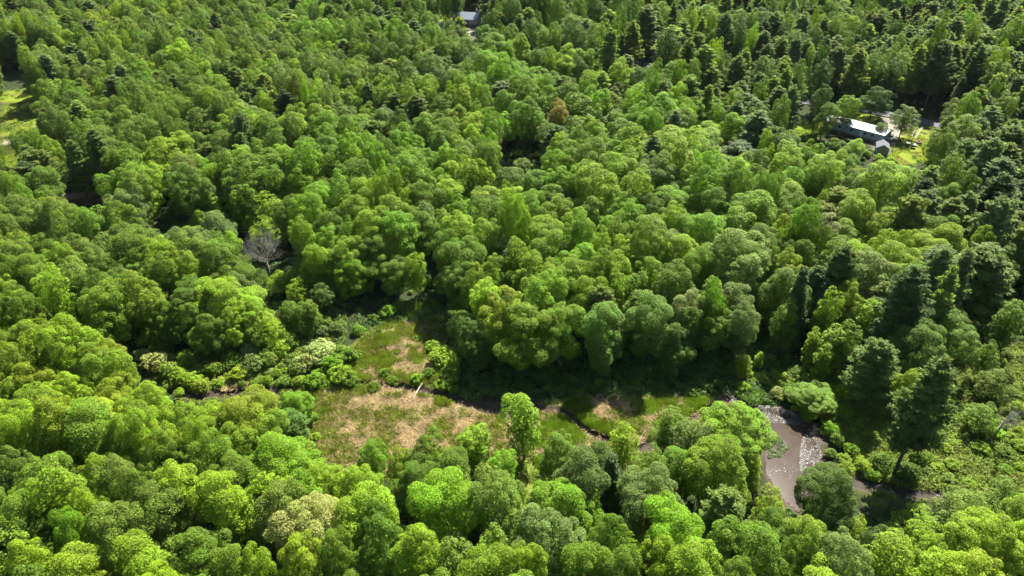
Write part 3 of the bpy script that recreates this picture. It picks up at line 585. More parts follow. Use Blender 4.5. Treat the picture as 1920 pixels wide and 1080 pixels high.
def area(pl, soft=1.5, amp=2.0, sc_=3.0, seed=9):
    P = px_poly(pl); bx = (X > P[:,0].min()-8) & (X < P[:,0].max()+8) & (Y > P[:,1].min()-8) & (Y < P[:,1].max()+8)
    o = np.zeros(X.shape); d = poly_sd(X[bx], Y[bx], P) + (vnoise(X[bx], Y[bx], sc_, seed)-.5)*amp
    o[bx] = np.clip(.5 - d/soft, 0, 1); return o
DRY = [[(590,735),(700,728),(800,745),(870,770),(950,785),(945,830),(850,860),(740,880),(600,880),(578,800)],[(690,640),(775,600),(830,640),(820,715),(700,715),(560,720),(640,700)],[(400,715),(450,712),(470,725),(410,735)]]
GREEN_A = [[(560,728),(690,628),(770,575),(840,580),(850,735),(700,722)],[(560,727),(700,727),(850,752),(840,765),(700,735),(590,740),(585,880),(560,880)],[(1030,765),(1100,745),(1240,745),(1400,750),(1440,790),(1240,830),(1120,860),(1020,850),(900,880),(960,800)],
 [(1500,690),(1560,800),(1640,930),(1920,960),(1920,660),(1760,700),(1600,690)],[(250,670),(600,640),(620,700),(400,720),(330,740)],[(940,870),(1120,830),(1080,900),(960,1000)],[(1180,850),(1240,830),(1240,900),(1180,960)]]
LAWN = [[(1485,232),(1545,222),(1560,240),(1520,262),(1480,258)],[(1600,215),(1640,215),(1640,232),(1600,232)],[(1672,240),(1750,236),(1760,300),(1700,312),(1655,300)],[(0,175),(90,170),(85,250),(0,260)],[(0,262),(30,268),(40,330),(0,330)],[(815,-20),(890,-20),(870,12),(830,12)],[(815,34),(850,34),(850,56),(815,56)],[(885,56),(904,56),(904,78),(888,80)],[(560,-10),(700,-10),(640,10)]]
MUD = [[(1345,742),(1400,740),(1470,765),(1530,795),(1560,880),(1555,910),(1500,965),(1440,930),(1425,800),(1380,775)],[(1195,790),(1260,780),(1250,850),(1190,860)],[(105,362),(185,355),(195,385),(120,388)]]
GRAV = [[(112,368),(145,364),(152,378),(122,384)],[(1660,225),(1690,205),(1700,235),(1675,270),(1655,290),(1640,285)],[(868,55),(890,52),(896,80),(872,82)],[(215,66),(242,66),(242,75),(215,75)],[(830,74),(850,74),(855,86),(835,86)],[(0,268),(12,270),(10,278),(0,276)],[(410,14),(430,14),(430,19),(410,19)]]
def union(L, **k):
    o = np.zeros(X.shape)
    for i, p in enumerate(L): o = np.maximum(o, area(p, seed=20+i, **k))
    return o
for nm, L, kw in (('dry', DRY, dict(soft=4, amp=7)), ('lush', GREEN_A, dict(soft=4, amp=5)), ('lawn', LAWN, dict(soft=.8, amp=.8)), ('mud', MUD, dict(soft=1.0)), ('gravel', GRAV, dict(soft=.8, amp=.8))):
    a = gm.attributes.new(nm, 'FLOAT', 'POINT'); a.data.foreach_set('value', union(L, **kw).astype(np.float32).ravel())
a = gm.attributes.new('bank', 'FLOAT', 'POINT'); a.data.foreach_set('value', np.clip(1.2 - Sd*1.1, 0, 1).astype(np.float32).ravel())
def ground_mat():
    m, nt, out = mat_new('ground_cover'); N = nt.nodes; L = nt.links
    tc = N.new('ShaderNodeTexCoord')
    def noise(s, d=5, w=None):
        n = N.new('ShaderNodeTexNoise'); n.inputs['Scale'].default_value = s; n.inputs['Detail'].default_value = d; L.new(tc.outputs['Object'], n.inputs['Vector']); return n.outputs['Fac']
    def ramp(f, stops):
        r = N.new('ShaderNodeValToRGB'); e = r.color_ramp.elements
        while len(e) < len(stops): e.new(.5)
        for q, (p, c) in zip(e, stops): q.position = p; q.color = (*c, 1)
        L.new(f, r.inputs[0]); return r.outputs[0]
    def attr(nm): a = N.new('ShaderNodeAttribute'); a.attribute_name = nm; return a.outputs['Fac']
    def mix(f, a, b):
        x = N.new('ShaderNodeMix'); x.data_type = 'RGBA'; L.new(f, x.inputs[0]); L.new(a, x.inputs[6]); L.new(b, x.inputs[7]); return x.outputs[2]
    n1 = noise(1.1, 8); n2 = noise(.25, 6); n3 = noise(4, 6)
    c = ramp(n1, [(.3, (.016,.014,.009)), (.5, (.022,.027,.010)), (.72, (.026,.045,.010))])
    c = mix(attr('lush'), c, ramp(n1, [(.28, (.03,.032,.012)), (.42, (.075,.10,.015)), (.55, (.10,.135,.018)), (.68, (.13,.11,.04))]))
    c = mix(attr('dry'), c, ramp(n1, [(.3, (.07,.052,.026)), (.44, (.125,.09,.045)), (.50, (.06,.085,.016)), (.60,(.07,.09,.018)), (.7, (.13,.095,.045))]))
    c = mix(attr('lawn'), c, ramp(n2, [(.35, (.085,.13,.010)), (.5, (.12,.155,.012)), (.65, (.12,.105,.025))]))
    c = mix(attr('mud'), c, ramp(n3, [(.35, (.038,.030,.023)), (.6, (.082,.065,.05))]))
    c = mix(attr('bank'), c, ramp(n3, [(.35, (.025,.02,.014)), (.6, (.065,.05,.036))]))
    c = mix(attr('gravel'), c, ramp(n3, [(.35, (.14,.115,.095)), (.6, (.24,.205,.17))]))
    p = N.new('ShaderNodeBsdfPrincipled'); p.inputs['Roughness'].default_value = .95; p.inputs['Specular IOR Level'].default_value = .1; L.new(c, p.inputs['Base Color'])
    bp = N.new('ShaderNodeBump'); bp.inputs['Strength'].default_value = .6; bp.inputs['Distance'].default_value = .12; L.new(n3, bp.inputs['Height']); L.new(bp.outputs[0], p.inputs['Normal'])
    L.new(p.outputs[0], out.inputs[0]); return m
gm.materials.append(ground_mat())
tag(link('ground', gm), kind='structure')
def water_mat(name, rgb, rough=.16):
    rough = .07; m, nt, out = mat_new(name); N = nt.nodes; L = nt.links; tc = N.new('ShaderNodeTexCoord')
    n = N.new('ShaderNodeTexNoise'); n.inputs['Scale'].default_value = .5; n.inputs['Detail'].default_value = 5; L.new(tc.outputs['Object'], n.inputs['Vector'])
    r = N.new('ShaderNodeValToRGB'); r.color_ramp.elements[0].position = .35; r.color_ramp.elements[1].position = .68
    r.color_ramp.elements[0].color = (*[c*.86 for c in rgb], 1); r.color_ramp.elements[1].color = (*[c*1.12 for c in rgb], 1); L.new(n.outputs['Fac'], r.inputs[0])
    p = N.new('ShaderNodeBsdfPrincipled'); p.inputs['Roughness'].default_value = rough; p.inputs['Specular IOR Level'].default_value = .15; L.new(r.outputs[0], p.inputs['Base Color'])
    n2 = N.new('ShaderNodeTexNoise'); n2.inputs['Scale'].default_value = 7; n2.inputs['Detail'].default_value = 3; L.new(tc.outputs['Object'], n2.inputs['Vector'])
    b = N.new('ShaderNodeBump'); b.inputs['Strength'].default_value = .05; b.inputs['Distance'].default_value = .01; L.new(n2.outputs['Fac'], b.inputs['Height']); L.new(b.outputs[0], p.inputs['Normal'])
    L.new(p.outputs[0], out.inputs[0]); return m
def ribbon(name, P, mat, z, grow=1.2):
    m = MB(); pts = P[::3]; n = len(pts)
    for i in range(n):
        a = pts[max(i-1,0)]; b = pts[min(i+1,n-1)]; tx, ty = b[0]-a[0], b[1]-a[1]; l = math.hypot(tx, ty) or 1; nx_, ny_ = -ty/l, tx/l; w = pts[i][2]*.5 + grow
        m.v += [(pts[i][0]+nx_*w, pts[i][1]+ny_*w, z), (pts[i][0]-nx_*w, pts[i][1]-ny_*w, z)]
    for i in range(n-1): m.f.append((2*i, 2*i+1, 2*i+3, 2*i+2))
    return tag(m.build(name, mat), kind='structure')
WSPEC = .5
ribbon('stream_water', SP_, water_mat('stream_surface', (.046,.034,.026), .12), -.40)
ribbon('brook_water', TP_, water_mat('brook_surface', (.04,.033,.027), .10), -.404)
cx, cy_ = PW.mean(0); m = MB(); m.poly([(cx+(p[0]-cx)*1.10, cy_+(p[1]-cy_)*1.10, -.396) for p in PW]); tag(m.build('pond_water', water_mat('pond_surface', (.040,.0285,.0205), .2)), kind='structure')

# ------------------------------------------------------------------ road, drives (sheets a little above the ground)
gravel = simple('gravel', (.19,.165,.14), .95, noise=.3, scale=2); asphalt = simple('old_asphalt', (.07,.07,.075), .9, noise=.3, scale=1.5)
def track(name, L, w, mat, dz=.25):
    m = MB(); P = []
    for i in range(len(L)-1):
        a = at(*L[i]); b = at(*L[i+1]); n = max(1, int(math.hypot(a[0]-b[0], a[1]-b[1])/2))
        for k in range(n): t = k/n; P.append((a[0]+(b[0]-a[0])*t, a[1]+(b[1]-a[1])*t))
    n = len(P)
    for i in range(n):
        a = P[max(i-2,0)]; b = P[min(i+2,n-1)]; tx, ty = b[0]-a[0], b[1]-a[1]; l = math.hypot(tx, ty) or 1; nx_, ny_ = -ty/l*w/2, tx/l*w/2
        x, y = P[i]; z = terrain(x, y) + dz
        m.v += [(x+nx_, y+ny_, z), (x-nx_, y-ny_, z), (x+nx_*1.05, y+ny_*1.05, z-.5), (x-nx_*1.05, y-ny_*1.05, z-.5)]
    for i in range(n-1):
        a = 4*i; b = a+4; m.f += [(a, a+1, b+1, b), (a+1, a+3, b+3, b+1), (a+2, a, b, b+2)]
    return tag(m.build(name, mat), kind='structure')
track('road', ROAD, 6.0, asphalt)
track('driveway', [(1692,214),(1688,232),(1674,250),(1662,275)], 4.2, gravel, .20)
track('farm_path', [(-60,272),(-20,273),(14,270)], 4.0, gravel, .2)
track('wheel_path', [(1722,238),(1712,250),(1706,262)], .6, gravel, .2); track('wheel_path', [(1729,241),(1720,254),(1713,266)], .6, gravel, .2)

# ------------------------------------------------------------------ buildings and small objects
M_WHITE = simple('white_metal_roof', (.24,.235,.24), .5, noise=.12, scale=1.2); M_SIDING = simple('pale_blue_grey_siding', (.21,.26,.29), .7, noise=.1)
M_TRIM = simple('white_trim', (.45,.45,.44), .6); M_GLASS = simple('window_glass', (.03,.04,.05), .1, spec=.6); M_GREYROOF = simple('blue_grey_shingles', (.12,.15,.185), .8, noise=.18, scale=2)
M_DKROOF = simple('dark_grey_shingles', (.085,.09,.105), .8, noise=.25, scale=3); M_SHEDWALL = simple('dull_grey_boards', (.22,.22,.21), .85, noise=.3, scale=4)
M_WOOD = simple('weathered_wood', (.26,.20,.15), .9, noise=.4, scale=4); M_BLACK = simple('black_plastic', (.02,.02,.022), .5); M_TYRE = simple('rubber', (.02,.02,.02), .9)
M_BRICK = simple('brown_foundation', (.13,.09,.075), .9, noise=.3, scale=6); M_PAINTW = simple('white_paint', (.5,.5,.5), .35, spec=.5); M_SILVER = simple('silver_paint', (.33,.35,.37), .3, metal=.3)
def local(o_px, rz, name, label, cat):
    x, y, _ = at(*o_px); return tag(empty(name, (x, y, terrain(x, y)), rz), label, cat)
def window(x, y0, z0, w, h, parent, axis='y', s=-1):
    f = MB()
    if axis == 'y':
        t = .07
        f.box(x-w/2, x+w/2, y0+s*.06, y0-s*.02, z0, z0+t); f.box(x-w/2, x+w/2, y0+s*.06, y0-s*.02, z0+h-t, z0+h)
        f.box(x-w/2, x-w/2+t, y0+s*.058, y0-s*.02, z0+t, z0+h-t); f.box(x+w/2-t, x+w/2, y0+s*.058, y0-s*.02, z0+t, z0+h-t)
        o = f.build('window', M_TRIM, parent); g = MB(); g.box(x-w/2+t, x+w/2-t, y0+s*.03, y0-s*.01, z0+t, z0+h-t); g.build('pane', M_GLASS, o)
# trailer: long axis local x
ax = at(1542,242); bx = at(1652,272); tl = math.hypot(bx[0]-ax[0], bx[1]-ax[1]); trz = math.atan2(bx[1]-ax[1], bx[0]-ax[0])
tr = local((1542,242), trz, 'mobile_home', 'long white-roofed mobile home with pale blue-grey siding in the clearing', 'mobile home')
W_ = 6.6; h_ = 3.0
b = MB(); b.prism([(0,.6),(W_,.6),(W_,h_),(W_/2,h_+.55),(0,h_)], 0, tl, 'x'); b.build('wall', M_SIDING, tr)
b = MB(); b.prism([(-.3,h_-.05),(W_/2,h_+.57),(W_+.3,h_-.05),(W_+.3,h_+.06),(W_/2,h_+.70),(-.3,h_+.06)], -.35, tl+.35, 'x'); b.build('roof', M_WHITE, tr)
b = MB(); b.box(.05, tl-.05, .05, W_-.05, -.4, .6); b.build('skirting', M_BRICK, tr)
for wx in (2.0, 5.5, 9.5, 14.0, tl-3.5): window(wx, 0, 1.5, 1.1, 1.0, tr)
d = MB(); d.box(tl*.62, tl*.62+.95, -.06, .02, .62, 2.7); do = d.build('door', M_TRIM, tr); d = MB(); d.box(tl*.62+.8, tl*.62+.86, -.12, -.06, 1.6, 1.7); d.build('handle', M_BLACK, do)
for vx in (6.5, 13.5): b = MB(); b.cyl(vx, W_*.55, h_+.4, h_+1.15, .13); b.build('roof_vent', M_SHEDWALL, tr)
# deck at its end
dk = local((1655,265), trz, 'wooden_deck', 'small wooden deck with steps between the white-roofed home and the grey shed', 'deck')
b = MB(); 
for k in range(10): b.box(.3+k*.24, .3+k*.24+.22, .6, 3.8, .55, .60)
b.build('deck_boards', M_WOOD, dk)
for xx in (.32, 2.5):
    for yy in (.62, 3.7): b = MB(); b.box(xx, xx+.09, yy, yy+.09, -.3, 1.5); b.build('post', M_WOOD, dk)
b = MB(); b.box(.33, 2.58, .62, .68, 1.4, 1.47); b.box(2.5, 2.56, .7, 3.72, 1.4, 1.47); b.box(.33, 2.58, .62, .66, .95, 1.0); b.build('railing', M_TRIM, dk)
bx_ = local((1651,275), trz+.1, 'storage_box', 'low brown storage box with a white lid beside the trailer end', 'box')
b = MB(); b.box(0, 1.7, 0, .9, 0, .75); b.build('body', M_WOOD, bx_); b = MB(); b.box(-.06, 1.76, -.06, .96, .75, .86); b.box(-.02, 1.72, -.02, .92, .86, .9); b.build('lid', M_PAINTW, bx_)
# shed, gable towards the camera
def gable_house(root, w, dp, h, rise, wall, roofm, over=.3, th=.14):
    b = MB(); b.prism([(-w/2,-.4),(w/2,-.4),(w/2,h),(0,h+rise),(-w/2,h)], 0, dp, 'y'); b.build('wall', wall, root)
    k = rise/(w/2); o = over; zz = .02
    b = MB(); b.prism([(-w/2-o,h-k*o+zz),(0,h+rise+zz),(w/2+o,h-k*o+zz),(w/2+o,h-k*o+th),(0,h+rise+th+.03),(-w/2-o,h-k*o+th)], -over, dp+over, 'y'); return b.build('roof', roofm, root)
sh = local((1652,291), -.38, 'garden_shed', 'small dark grey gable-roofed shed beside the driveway', 'shed')
gable_house(sh, 3.4, 4.6, 2.3, 1.0, M_SHEDWALL, M_DKROOF)
b = MB(); b.box(-.7, .7, -.05, .03, .05, 1.95); do = b.build('door', M_WOOD, sh); b = MB(); b.box(.45, .55, -.1, -.05, .95, 1.1); b.build('handle', M_BLACK, do)
for s_ in (-1, 1): b = MB(); b.box(s_*1.75-.05, s_*1.75+.05, -.06, .04, 0, 2.25); b.build('corner_trim', M_TRIM, sh)
# vehicles
def vehicle(px, rz, name, label, cat, paint, L_=4.4, W=1.8, truck=False, s=1):
    o = local(px, rz, name, label, cat); o.scale = (s, s, s); o.location.z += .2
    m = MB(); pr = [(-L_/2,.35),(L_/2,.35),(L_/2,.75),(L_/2-.9,.95),(L_/2-1.3,.97),(-L_/2+.5,.97),(-L_/2,.85)]; m.prism(pr, -W/2, W/2, 'y'); bd = m.build('body', paint, o)
    m = MB(); m.prism([(-L_/2+.55,.972),(L_/2-1.35,.972),(L_/2-2.0,1.45),(-L_/2+1.0,1.45)], -W/2+.12, W/2-.12, 'y'); m.build('cabin_glass', M_GLASS, o)
    m = MB(); m.box(-L_/2+1.0, L_/2-2.0, -W/2+.16, W/2-.16, 1.452, 1.5); m.build('roof', paint, o)
    for xx in (-L_/2+.8, L_/2-.85):
        for yy in (-W/2, W/2):
            m = MB(); m.cyl(xx, .33, yy-.1, yy+.1, .33, 14, 'y'); w = m.build('wheel', M_TYRE, o); m = MB(); m.cyl(xx, .33, yy-.115, yy+.115, .18, 10, 'y'); m.build('rim', M_SILVER, w)
    for yy in (-.6, .6):
        m = MB(); m.box(L_/2, L_/2+.03, yy-.15, yy+.15, .6, .74); m.build('headlight', M_TRIM, o)
    return o
vehicle((1665,262), R(75), 'parked_car', 'silver-white car parked on the gravel behind the dark grey shed', 'car', M_SILVER)
def trailer_box(px, rz, label, lid, name='utility_cart'):
    o = local(px, rz, name, label, 'cart'); o.scale = (.72,.72,.72); o.location.z += .2
    m = MB(); m.box(-.75, .75, -1.0, 1.0, .45, 1.15); m.build('body', M_BLACK, o); m = MB(); m.prism([(-1.04,1.15),(1.04,1.15),(.95,1.38),(-.95,1.38)], -.8, .8, 'x'); m.build('cover', lid, o)
    for xx in (-.85, .85):
        m = MB(); m.v = []; 
        b0 = len(m.v); n = 12
        for a in (xx-.09, xx+.09):
            for k in range(n): m.v.append((a, .1+.32*math.cos(2*math.pi*k/n), .32+.32*math.sin(2*math.pi*k/n)))
        for k in range(n): m.f.append((k, (k+1) % n, n+(k+1) % n, n+k))
        m.f.append(tuple(range(n))[::-1]); m.f.append(tuple(range(n, 2*n))); m.build('wheel', M_TYRE, o)
    m = MB(); m.box(-.04, .04, -1.9, -1.0, .5, .58); m.build('drawbar', M_SILVER, o)
trailer_box((1701,275), -.35, 'black cart with a bright white top on the lawn right of the shed', M_PAINTW)
trailer_box((1712,278), -.35, 'black cart with a dull grey top, right of the white-topped one on the lawn', M_SILVER)
o = local((1722,270), .3, 'fire_pit', 'low dark round fire pit at the lawn edge beneath the pines', 'fire pit'); o.location.z += .15
m = MB(); 
for k in range(14):
    a = 2*math.pi*k/14; m.v += []; x_, y_ = .75*math.cos(a), .75*math.sin(a); m.box(x_-.17, x_+.17, y_-.17, y_+.17, 0, .38)
m.build('ring', M_BRICK, o); m = MB(); m.cyl(0, 0, -.05, .12, .6, 14); m.build('ash_bed', M_BLACK, o)
# house at the top of the photo

M_PGREY = simple('pale_grey_siding', (.2,.22,.215), .75, noise=.1)
def side_window(x, y, z, w, h, parent, s=-1):     # a window in a wall that faces along local x
    t = .08; f = MB(); a, b = x + s*.06, x - s*.02
    f.box(min(a,b), max(a,b), y-w/2, y+w/2, z, z+t); f.box(min(a,b), max(a,b), y-w/2, y+w/2, z+h-t, z+h)
    f.box(min(a,b), max(a,b), y-w/2, y-w/2+t, z+t, z+h-t); f.box(min(a,b), max(a,b), y+w/2-t, y+w/2, z+t, z+h-t)
    o = f.build('window', M_TRIM, parent); a, b = x + s*.03, x - s*.01; g = MB(); g.box(min(a,b), max(a,b), y-w/2+t, y+w/2-t, z+t, z+h-t); g.build('pane', M_GLASS, o)
hx = at(898,55)
ho = tag(empty('farmhouse', (hx[0], hx[1]+4.0, terrain(hx[0], hx[1])+.3), R(78)), 'house with blue-grey shingle roof and white pipe chimney, at the top edge', 'house')
rf = gable_house(ho, 8.4, 12.0, 3.4, 2.4, M_PGREY, M_GREYROOF, .5)
b = MB(); b.box(-5.0, -4.25, .3, 11.7, -.3, .9); b.build('porch_base', M_BRICK, ho)
for yy in (.35, 3.1, 6.0, 8.8, 11.4): b = MB(); b.box(-5.0, -4.8, yy, yy+.2, .9, 3.1); b.build('porch_post', M_TRIM, ho)
for yy in (2.0, 5.0, 7.8, 10.4): side_window(-4.2, yy, 1.3, 1.1, 1.4, ho)
b = MB(); b.cyl(-.6, 1.0, 4.6, 7.6, .28); b.build('chimney', M_TRIM, rf)
b = MB(); b.box(2.6, 2.75, -1.6, -1.45, -.3, 3.0); b.box(-.4, 2.75, -1.6, -1.45, 2.9, 3.0); b.build('side_rail', M_TRIM, ho)
g2 = local((830,54), R(60), 'small_shed', 'tiny white shed on the grass left of the blue-grey roofed house', 'shed'); gable_house(g2, 2.6, 3.2, 2.0, .8, M_TRIM, simple('pale_metal_roof', (.6,.6,.6), .5), .2)
b = MB(); b.box(-.5, .5, -.05, .03, .05, 1.85); b.build('door', M_SHEDWALL, g2)
fx = at(-26,262)
fh = tag(empty('farmhouse', (fx[0], fx[1], terrain(fx[0], fx[1])+.2), R(80)), 'corner of a blue-grey house cut off by the left edge of the photo', 'house')
rf = gable_house(fh, 7.5, 11, 3.0, 2.0, M_PGREY, M_GREYROOF, .4); 
for yy in (2.0, 5.5, 8.8): side_window(-3.75, yy, 1.1, 1.1, 1.2, fh)
0 and vehicle((3,279), R(10), 'parked_car', 'red car by the house cut off at the left edge', 'car', simple('faded_red_paint', (.32,.05,.05), .4))

# utility poles and wires
def pole(px, label, h=10.5):
    o = local(px, R(20), 'utility_pole', label, 'utility pole'); tag(o, group='utility poles')
    m = MB(); m.tube([(0,0,-.3),(0,0,h*.5),(0,0,h)], [.17,.15,.11], 8); m.build('pole', BARK, o)
    m = MB(); m.box(-1.2,1.2,.11,.22,h-.9,h-.75); ar = m.build('crossarm', BARK, o)
    for xx in (-1.05,-.4,.4,1.05): m = MB(); m.cyl(xx,.16,h-.75,h-.55,.05); m.build('insulator', M_TRIM, ar)
    return o.location.x, o.location.y, o.location.z + h - .55
pa = pole((888,79), 'brown utility pole standing on the tan drive below the blue-grey roofed house', 8)
pb = pole((1540,205), 'utility pole hidden in dark woods up and left of the white-roofed home')
pc = pole((1805,252), 'utility pole in the dark pines right of the road and lawn')
pd = pole((300,75), 'utility pole in the mixed woods at upper left, by the tan gap'); pe = pole((415,20), 'utility pole at the top edge beside the sliver of road, upper left')
def wire(a, b, sag, off, label, group):
    m = MB(); P = []
    for i in range(17): t = i/16; P.append((a[0]+(b[0]-a[0])*t, a[1]+(b[1]-a[1])*t+off, a[2]+(b[2]-a[2])*t - sag*4*t*(1-t)))
    m.tube(P, [.035]*17, 4); tag(m.build('power_line', M_BLACK), label, 'power line', group)
for k, of in enumerate((-.5, .5)):
    wire(pb, pc, 2.2, of, ('nearer', 'farther')[k > 0] + ' of two thin power lines over the dark gap above the white-roofed home', 'power lines above the home')
    wire(pd, pe, 1.4, of, ('lower', 'upper')[k > 0] + ' of two thin power lines crossing treetops near the top edge, upper left', 'power lines at upper left')

# bare and fallen wood
def dead_tree(px, H, Rr, label, mat, seed, forks=6, name='dead_tree', cat='dead tree', lean=(0, 0), r0=.3):
    r = random.Random(seed); x, y, _ = at(*px); o = tag(empty(name, (x, y, terrain(x, y)), 0, tilt=lean), label, cat, 'bare grey trees')
    m = MB(); m.tube([(0,0,-.3),(.1,.05,H*.2),(.05,.1,H*.38)], [r0*1.2, r0, r0*.8], 7); m.build('trunk', mat, o, True)
    m = MB()
    def br(p, d, l, rad, dep):
        q = p + d*l*.5 + Vector((r.uniform(-.1,.1), r.uniform(-.1,.1), r.uniform(-.05,.12)))*l; e = q + (d + Vector((r.uniform(-.3,.3), r.uniform(-.3,.3), r.uniform(-.05,.3)))).normalized()*l*.5
        m.tube([tuple(p), tuple(q), tuple(e)], [rad, rad*.75, rad*.5], 5 if dep > 2 else 4)
        if dep == 0: return
        for k in range(r.choice((2, 3, 3))):
            nd = (e - q).normalized() + Vector((r.gauss(0,.5), r.gauss(0,.5), r.gauss(.05,.3))); br(e, nd.normalized(), l*r.uniform(.55,.85), rad*.5, dep-1)
        if dep > 1: br(q, (d + Vector((r.gauss(0,.6), r.gauss(0,.6), .2))).normalized(), l*.6, rad*.4, dep-2)
    for k in range(forks):
        a = 2*math.pi*(k + r.uniform(-.3,.3))/forks; up = r.uniform(.35, 1.0) if k else 2.2
        br(Vector((.05,.1,H*.36 + r.uniform(-.6,.3))), Vector((math.cos(a), math.sin(a), up)).normalized(), H*.165*(Rr/5), r0*.34, 6)
    m.build('branches', mat, o, True)
DEADGREY = simple('weathered_grey_wood', (.165,.16,.135), .9, noise=.3, scale=2)
dead_tree((505,520), 12.5, 6.0, 'big bare grey dead tree with spreading branches, left of centre', DEADGREY, 3, 9, r0=.36)
dead_tree((1850,830), 11, 4.2, 'bare grey tree leaning right in the marsh near the right edge', DEADGREY, 8, 4, lean=(0, R(14)), r0=.26)
dead_tree((1545,660), 8, 3.6, 'small bare grey tree in the dark gap below the dark spruce', DEADGREY, 12, 5, r0=.16)
dead_tree((625,1130), 12, 4, 'bare twiggy tree at the bottom edge, left of the middle', DEADGREY, 14, 6, r0=.2)
dead_tree((550,300), 13, 4, 'thin bare grey tree among the crowns up and right of the big dead tree', DEADGREY, 15, 5, r0=.2)
dead_tree((172,345), 13, 3.6, 'thin bare tree beside the dusky pine above the brown clearing', DEADGREY, 16, 5, r0=.2)
def log(p, q, rad, label, mat, n=0):
    a = at(*p); b = at(*q); r = random.Random(n); m = MB()
    P = [(a[0]+(b[0]-a[0])*t + r.uniform(-.05,.05), a[1]+(b[1]-a[1])*t, .28 + .1*math.sin(t*3)) for t in (0,.25,.5,.75,1)]
    m.tube(P, [rad, rad*.9, rad*.75, rad*.6, rad*.35], 7)
    m.tube([P[3], (P[3][0]+.5, P[3][1]+.2, .9)], [rad*.4, rad*.1], 5)
    return tag(m.build('fallen_log', mat, smooth=True), label, 'log')
WHITELOG = simple('bleached_wood', (.33,.29,.23), .8, noise=.15)
log((775,749), (793,719), .16, 'long bleached white log lying across the stream and meadow', WHITELOG)
log((1352,737), (1378,752), .12, 'pale brown log on the mud at the left end of the pond inlet', DEADGREY, 2)
log((1362,735), (1384,757), .10, 'thin grey log beside the brown one at the pond inlet', DEADGREY, 3)
log((1200,825), (1208,812), .12, 'short tan log in the wet grass between the young trees', WHITELOG, 4)
log((1436,752), (1452,741), .08, 'thin stick lying across the upper edge of the pond', DEADGREY, 5)
log((1880,892), (1902,905), .14, 'white bleached log in the scrub near the right edge', WHITELOG, 6)

# ------------------------------------------------------------------ uncountable stuff: reeds, grass, floating leaves, undergrowth
def scatter_poly(pl, n, r):
    P = px_poly(pl); out = np.zeros((0, 2)); lo = P.min(0); hi = P.max(0)
    while len(out) < n:
        c = lo + (hi-lo)*r.random((n*2, 2)); c = c[np_inpoly(c[:,0], c[:,1], P)]; out = np.concatenate([out, c])
    return out[:n]
def water_sd(p):
    D = poly_sd(p[:,0], p[:,1], PW)
    for a in list(SP_[::2]) + list(TP_[::2]): D = np.minimum(D, np.hypot(p[:,0]-a[0], p[:,1]-a[1]) - a[2]*.5)
    return D
gr = np.random.default_rng(77); rng = gr
REED = leaf_mat('dry_reed', 'rgb', (.235,.172,.080), transl=.15, spread=.4, rough=.8); GRASS = leaf_mat('wet_grass', 'rgb', (.145,.185,.022), transl=.35, spread=.6, rough=.6)
LUSH = leaf_mat('duck_green_grass', 'rgb', (.12,.20,.012), transl=.35, spread=.7, rough=.5); SCRUB = leaf_mat('marsh_scrub', 'rgb', (.14,.185,.022), transl=.4, spread=.6, rough=.6)
def straw(pl_n, name, label, cat, mat, L0, L1, W0, lie, seed, per=14, clump=.45, jit=.25, drysel=None):
    r = np.random.default_rng(seed); Ps = []
    for pl, n in pl_n: Ps.append(scatter_poly(pl, n, r))
    C = np.concatenate(Ps); C = C[water_sd(C) > .35]
    if drysel is not None:
        v = vnoise(C[:,0], C[:,1], 3.1, 41)*.6 + vnoise(C[:,0], C[:,1], 1.1, 42)*.4; C = C[(v > drysel[0]) & (v < drysel[1])]
    n = len(C); cl = np.repeat(C, per, 0); N_ = len(cl)
    base = cl + r.normal(size=(N_, 2))*clump*.5
    az = np.repeat(r.uniform(0, 6.28, n), per) + r.normal(size=N_)*(.5 if lie else 3)
    el = np.abs(r.normal(size=N_)*.22)+.05 if lie else r.uniform(.7, 1.5, N_)
    d = np.stack([np.cos(az)*np.cos(el), np.sin(az)*np.cos(el), np.sin(el)], 1); L = r.uniform(L0, L1, N_); W = W0*r.uniform(.6, 1.5, N_)
    P = np.stack([base[:,0], base[:,1], np.full(N_, .06) + r.random(N_)*(.25 if lie else .05)], 1) + d*L[:,None]*.5
    up = np.array([0, 0, 1.])*np.ones((N_, 3)) if lie else r.normal(size=(N_, 3)); N2 = unit(up - (up*d).sum(1, keepdims=True)*d + r.normal(size=(N_, 3))*.15)
    Q = leaf_quads(P, N2, L, W, d); return tag(link(name, quad_mesh(name, Q, mat, np.clip(np.repeat(r.random(n), per)*.6 + r.random(N_)*.4, 0, 1))), label, cat, kind='stuff')
straw([(DRY[0], 4200), (DRY[1], 1700), (DRY[2], 130), (GREEN_A[2], 1500)], 'dry_reeds', 'flattened tan reeds matting the two open meadows', 'reeds', REED, .5, 1.2, .085, True, 1, 18, .7, drysel=(.38, 1))
straw([(DRY[0], 3000), (DRY[1], 2200), (GREEN_A[1], 1600), (GREEN_A[0], 1700), (GREEN_A[2], 900)], 'meadow_grass', 'green grass tussocks among the tan reeds of the meadow', 'grass', GRASS, .4, 1.0, .085, False, 2, 20, .5, drysel=(0, .58))
LU = [[(1050,770),(1075,748),(1100,752),(1120,790),(1150,815),(1190,800),(1160,835),(1110,815)],[(1032,785),(1060,778),(1090,800),(1098,825),(1060,830),(1040,815)],[(1180,765),(1250,745),(1330,745),(1345,760),(1300,800),(1200,800)],[(1370,735),(1440,740),(1430,758),(1390,752)],[(1010,800),(1040,790),(1040,880),(1000,900)],[(945,860),(1010,860),(1000,960),(960,960)]]
